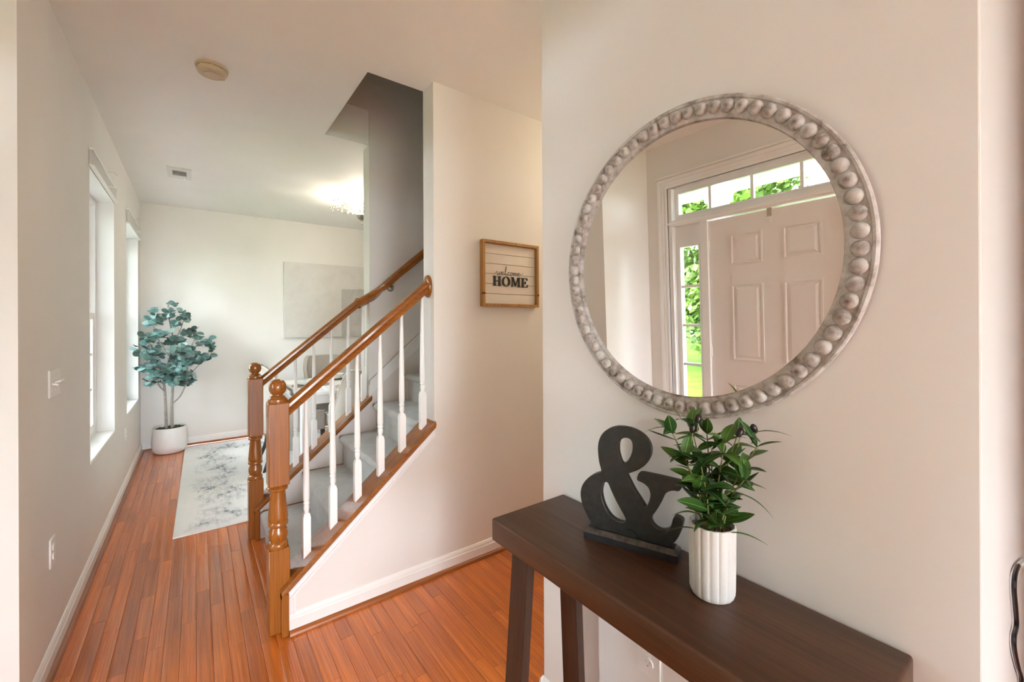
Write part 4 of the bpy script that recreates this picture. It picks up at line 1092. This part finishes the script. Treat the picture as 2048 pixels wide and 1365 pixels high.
def setting(x, y, rz, tag_):
    m = tag(mkl('placemat', lathe(NB(), [(0, 0), (.185, 0), (.187, .002), (.185, .004), (0, .004)], seg=40), M_mat), 'round woven brown placemat ' + tag_, 'placemat', 'round placemats on the dining table'); m.location = (x, y, TZ)
    p = tag(mkl('dinner_plate', lathe(NB(), [(0, 0), (.07, 0), (.10, .006), (.135, .016), (.136, .018), (.10, .010), (.07, .004), (0, .004)], seg=40, close=False), M_dish, None, True), 'white dinner plate ' + tag_, 'plate', 'white plates on the dining table'); p.location = (x, y, TZ + .004)
    b = tag(mkl('soup_bowl', lathe(NB(), [(0, 0), (.035, 0), (.055, .02), (.078, .05), (.080, .052), (.076, .050), (.05, .022), (.03, .006), (0, .006)], seg=36, close=False), M_dish, None, True), 'white bowl set on the plate ' + tag_, 'bowl', 'white bowls on the dining table'); b.location = (x, y, TZ + .0085)
    n = tag(mkl('folded_napkin', B(-.05, .05, -.10, .10, 0, .012, bev=.004), M_napkin), 'folded pale blue napkin beside the plate ' + tag_, 'napkin', 'napkins on the dining table'); n.location = (x - .245 * math.cos(rz), y - .245 * math.sin(rz), TZ); n.rotation_euler = (0, 0, rz)
setting(1.30, 4.42, 0, 'before the stair side chair')
setting(.965, 4.74, -PI / 2, 'before the window end chair')
setting(1.30, 5.09, 0, 'before the far side chair')

# ------------------------------------------------------------------ chandelier
cc = Vector((1.425, 4.56, ZC))
ch = empty('chandelier', cc, label='lit branching crystal chandelier above the dining table', cat='chandelier')
mkl('canopy', lathe(NB(), [(.062, 0), (.062, -.012), (.045, -.022), (.012, -.03)], seg=28), M_bronze, ch, True)
mkl('stem', tube(NB(), [(0, 0, -.02), (0, 0, -.20)], .008), M_bronze, ch, True)
mkl('hub', lathe(NB(), [(.012, -.175), (.048, -.185), (.052, -.19), (.046, -.215), (.026, -.235), (.008, -.24), (.006, -.25), (0, -.251)], seg=28), M_nickel, ch, True)
cr = mesh_of('crystal', lathe(NB(), [(0, -.013), (.009, -.003), (.009, .003), (0, .013)], seg=8), M_crystal)
link('crystal', cr, ch, (0, 0, -.268), (0, 0, 0), (1.3, 1.3, 1.5))
rnd = random.Random(8)
for i in range(16):
    a = 2 * PI * i / 16 + rnd.uniform(-.1, .1); L = rnd.uniform(.24, .31); hz2 = rnd.uniform(.0, .07)
    pts = [Vector((.03 * math.cos(a), .03 * math.sin(a), -.188)), Vector((L * .45 * math.cos(a), L * .45 * math.sin(a), -.155 + hz2 * .9)), Vector((L * .8 * math.cos(a + .08), L * .8 * math.sin(a + .08), -.13 + hz2)), Vector((L * math.cos(a + .12), L * math.sin(a + .12), -.145 + hz2))]
    pth = catmull(pts, 5); mkl('arm', tube(NB(), pth, .0022, 5), M_bronze, ch)
    for k in range(5, len(pth), 2):
        p = pth[k]; dxy = rnd.uniform(-.03, .03)
        link('crystal', cr, ch, (p.x - math.sin(a) * dxy, p.y + math.cos(a) * dxy, p.z + rnd.uniform(-.03, .02)), (rnd.uniform(-1, 1), rnd.uniform(-1, 1), 0))
for i in range(4):
    a = PI / 4 + i * PI / 2; p = (.075 * math.cos(a), .075 * math.sin(a), -.135)
    mkl('bulb', lathe(NB(), [(0, -.03), (.007, -.028), (.008, -.01), (.014, .005), (.012, .02), (0, .035)], p, 14), M_bulb, ch, True)
pl = bpy.data.lights.new('chandelier_glow', 'POINT'); pl.energy = 10; pl.color = (1, .87, .70); pl.shadow_soft_size = .05
po_ = bpy.data.objects.new('chandelier_glow', pl); COL.objects.link(po_); po_.location = cc + Vector((0, 0, -.115))

# ------------------------------------------------------------------ cord on the side of the mirror wall
cdo = empty('power_cord', (1.36, .07, .63), label='black power cord with a white label hanging round the wall corner', cat='cord')
def cp(px, py): return on_plane(px, py, (0, .083, 0), Vector((0, 1, 0)))
cpts = [cp(*q) for q in ((2047, 1122), (2043, 1126), (2036, 1133), (2030, 1150), (2028, 1178), (2031, 1215), (2033, 1250), (2028, 1275), (2029, 1300), (2036, 1335), (2043, 1365))] + [Vector((1.75, .083, .30)), Vector((1.80, .07, .02)), Vector((2.1, .05, .012))]
mk('cable', tube(NB(), catmull(cpts, 5), .0042, 8), M_cord, cdo, smooth=True)
lt = [cp(2046.5, 1122.5), cp(2042, 1127), cp(2037, 1132)]
mk('label_tag', tube(NB(), lt, .0056, 8), M_label, cdo)

# ------------------------------------------------------------------ the warm hall lamp that throws the sign's shadow (out of the picture)
def globe_lamp(x, y, power, color, label, drop=.26, r=.10, zc=ZC):
    l = empty('ceiling_lamp', (x, y, zc), label=label, cat='lamp')
    mkl('canopy', lathe(NB(), [(.065, 0), (.065, -.014), (.02, -.024)], seg=28), M_bronze, l, True)
    mkl('rod', tube(NB(), [(0, 0, -.02), (0, 0, -drop + r)], .007), M_bronze, l, True)
    mkl('cup', lathe(NB(), [(.012, -drop + r + .012), (.035, -drop + r - .002), (.035, -drop + r - .012)], seg=24), M_bronze, l, True)
    d = bpy.data.lights.new('hall_lamp_offscreen', 'POINT'); d.shadow_soft_size = r; d.energy = power; d.color = color
    o = bpy.data.objects.new('hall_lamp_offscreen', d); COL.objects.link(o); o.location = (x, y, zc - drop)
    return l
globe_lamp(2.75, 1.66, 5.5, (1, .80, .55), 'globe ceiling lamp in the hall behind the mirror wall')

# ------------------------------------------------------------------ outdoors: porch, lawn, trees
bm = B(-45, -2.6, -45, 13, -.6, -.32); box(bm, -2.6, 30, -45, -14, -.6, -.32); box(bm, XD - .16, 30, -14, YSO - .16, -.6, -.32)
struct('ground', bm, M_grass, label='mown green front lawn')
struct('driveway', B(-45, 30, 13, 45, -.6, -.33), M_concrete, label='pale concrete driveway')
struct('path', B(-2.6, XD - .16, -14, 13, -.6, -.34), M_concrete, label='pale concrete path along the house')
struct('porch_floor', B(-2.6, XD - .16, -.6, 3.2, -.34, -.02), M_concrete, label='porch slab outside the front door')
struct('porch_ceiling', B(-2.75, XD - .16, -.8, 3.0, 2.84, 3.0), M_porch, label='white porch ceiling outside the front door')
bm = B(-2.75, -2.55, -.8, 3.0, 2.66, 2.85); box(bm, -2.75, XD - .16, 2.85, 3.0, 2.66, 2.85)
struct('porch_beam', bm, M_porch, label='white beam along the front of the porch')
pc = empty('porch_column', (-2.65, 2.35, -.02), label='square white porch column', cat='column')
mk('shaft', B(-2.73, -2.57, 2.27, 2.43, -.02, 2.66), M_porch, pc); mk('base', B(-2.76, -2.54, 2.24, 2.46, -.02, .14, bev=.01), M_porch, pc); mk('capital', B(-2.76, -2.54, 2.24, 2.46, 2.56, 2.66, bev=.01), M_porch, pc)
pl_ = empty('porch_light', (-1.95, 1.72, 2.84), label='small white globe light under the porch ceiling', cat='lamp')
mk('rod', tube(NB(), [(-1.95, 1.72, 2.84), (-1.95, 1.72, 2.74)], .012), M_porch, pl_); mk('globe', lathe(NB(), [(0, -.10), (.03, -.085), (.045, -.05), (.035, -.01), (.015, 0), (0, 0)], (-1.95, 1.72, 2.74), 18), M_cream, pl_, smooth=True)
lq = leaf_mesh('leaf_sprite', .15, .085, .25, .2, M_foliage, 3)
def tree(x, y, h, r, seed, label, zlow=.5):
    rn = random.Random(seed); t = empty('garden_tree', (x, y, -.33), label=label, cat='tree', group='trees beyond the front lawn')
    mkl('trunk', tube(NB(), catmull([(0, 0, 0), (rn.uniform(-.1, .1), rn.uniform(-.1, .1), h * .35), (rn.uniform(-.3, .3), rn.uniform(-.3, .3), h * .8)], 5), [.16 - .011 * i for i in range(11)], 8), M_bark, t, True)
    vs_, fs = [], []
    cl = []
    for i in range(150):
        a = rn.random() * 2 * PI; u = rn.random() ** .5; z = rn.uniform(zlow, h)
        k = math.sin(PI * min(1, max(0.08, (z - zlow * .3) / (h * 1.02)))) ** .6
        cl.append(Vector((r * k * u * math.cos(a), r * k * u * math.sin(a), z)))
    for c in cl:
        rc = rn.uniform(.45, .8)
        for j in range(130):
            p = c + Vector((rn.gauss(0, .45), rn.gauss(0, .45), rn.gauss(0, .35))) * rc
            d = Vector((rn.gauss(0, 1), rn.gauss(0, 1), rn.gauss(0, .6) - .4)).normalized(); s = d.cross(Vector((rn.random(), rn.random(), rn.random()))).normalized()
            L = rn.uniform(.14, .27); wd = L * .36; i0 = len(vs_)
            vs_ += [p, p + d * L * .5 + s * wd, p + d * L, p + d * L * .5 - s * wd]; fs.append((i0, i0 + 1, i0 + 2, i0 + 3))
    me = bpy.data.meshes.new('foliage'); me.from_pydata([tuple(v) for v in vs_], [], fs); me.materials.append(M_foliage)
    o = link('foliage', me, t); o['kind'] = 'stuff'
tree(-9.5, 6.2, 7.5, 2.0, 1, 'leafy green tree beyond the front lawn seen through the sidelight', .75)
tree(-13.8, 1.4, 8.5, 2.1, 2, 'broad green tree beyond the front lawn seen through the transom', 1.4)
tree(-16.5, 9.8, 8.5, 2.0, 3, 'tall green tree at the far edge of the lawn', 1.0)
tree(-19.5, 2.8, 9.5, 2.0, 4, 'distant green tree behind the nearer two trees', 1.2)
tree(-24.5, 11.5, 9.5, 2.2, 5, 'distant green tree at the end of the lawn behind the sidelight tree', .3)
tree(-13.0, -4.6, 8.0, 2.0, 6, 'broad green tree beyond the lawn opposite the door knob side', .8)
tree(-24.0, 19.0, 9.5, 2.6, 7, 'far green tree in the corner of the lawn', .3)
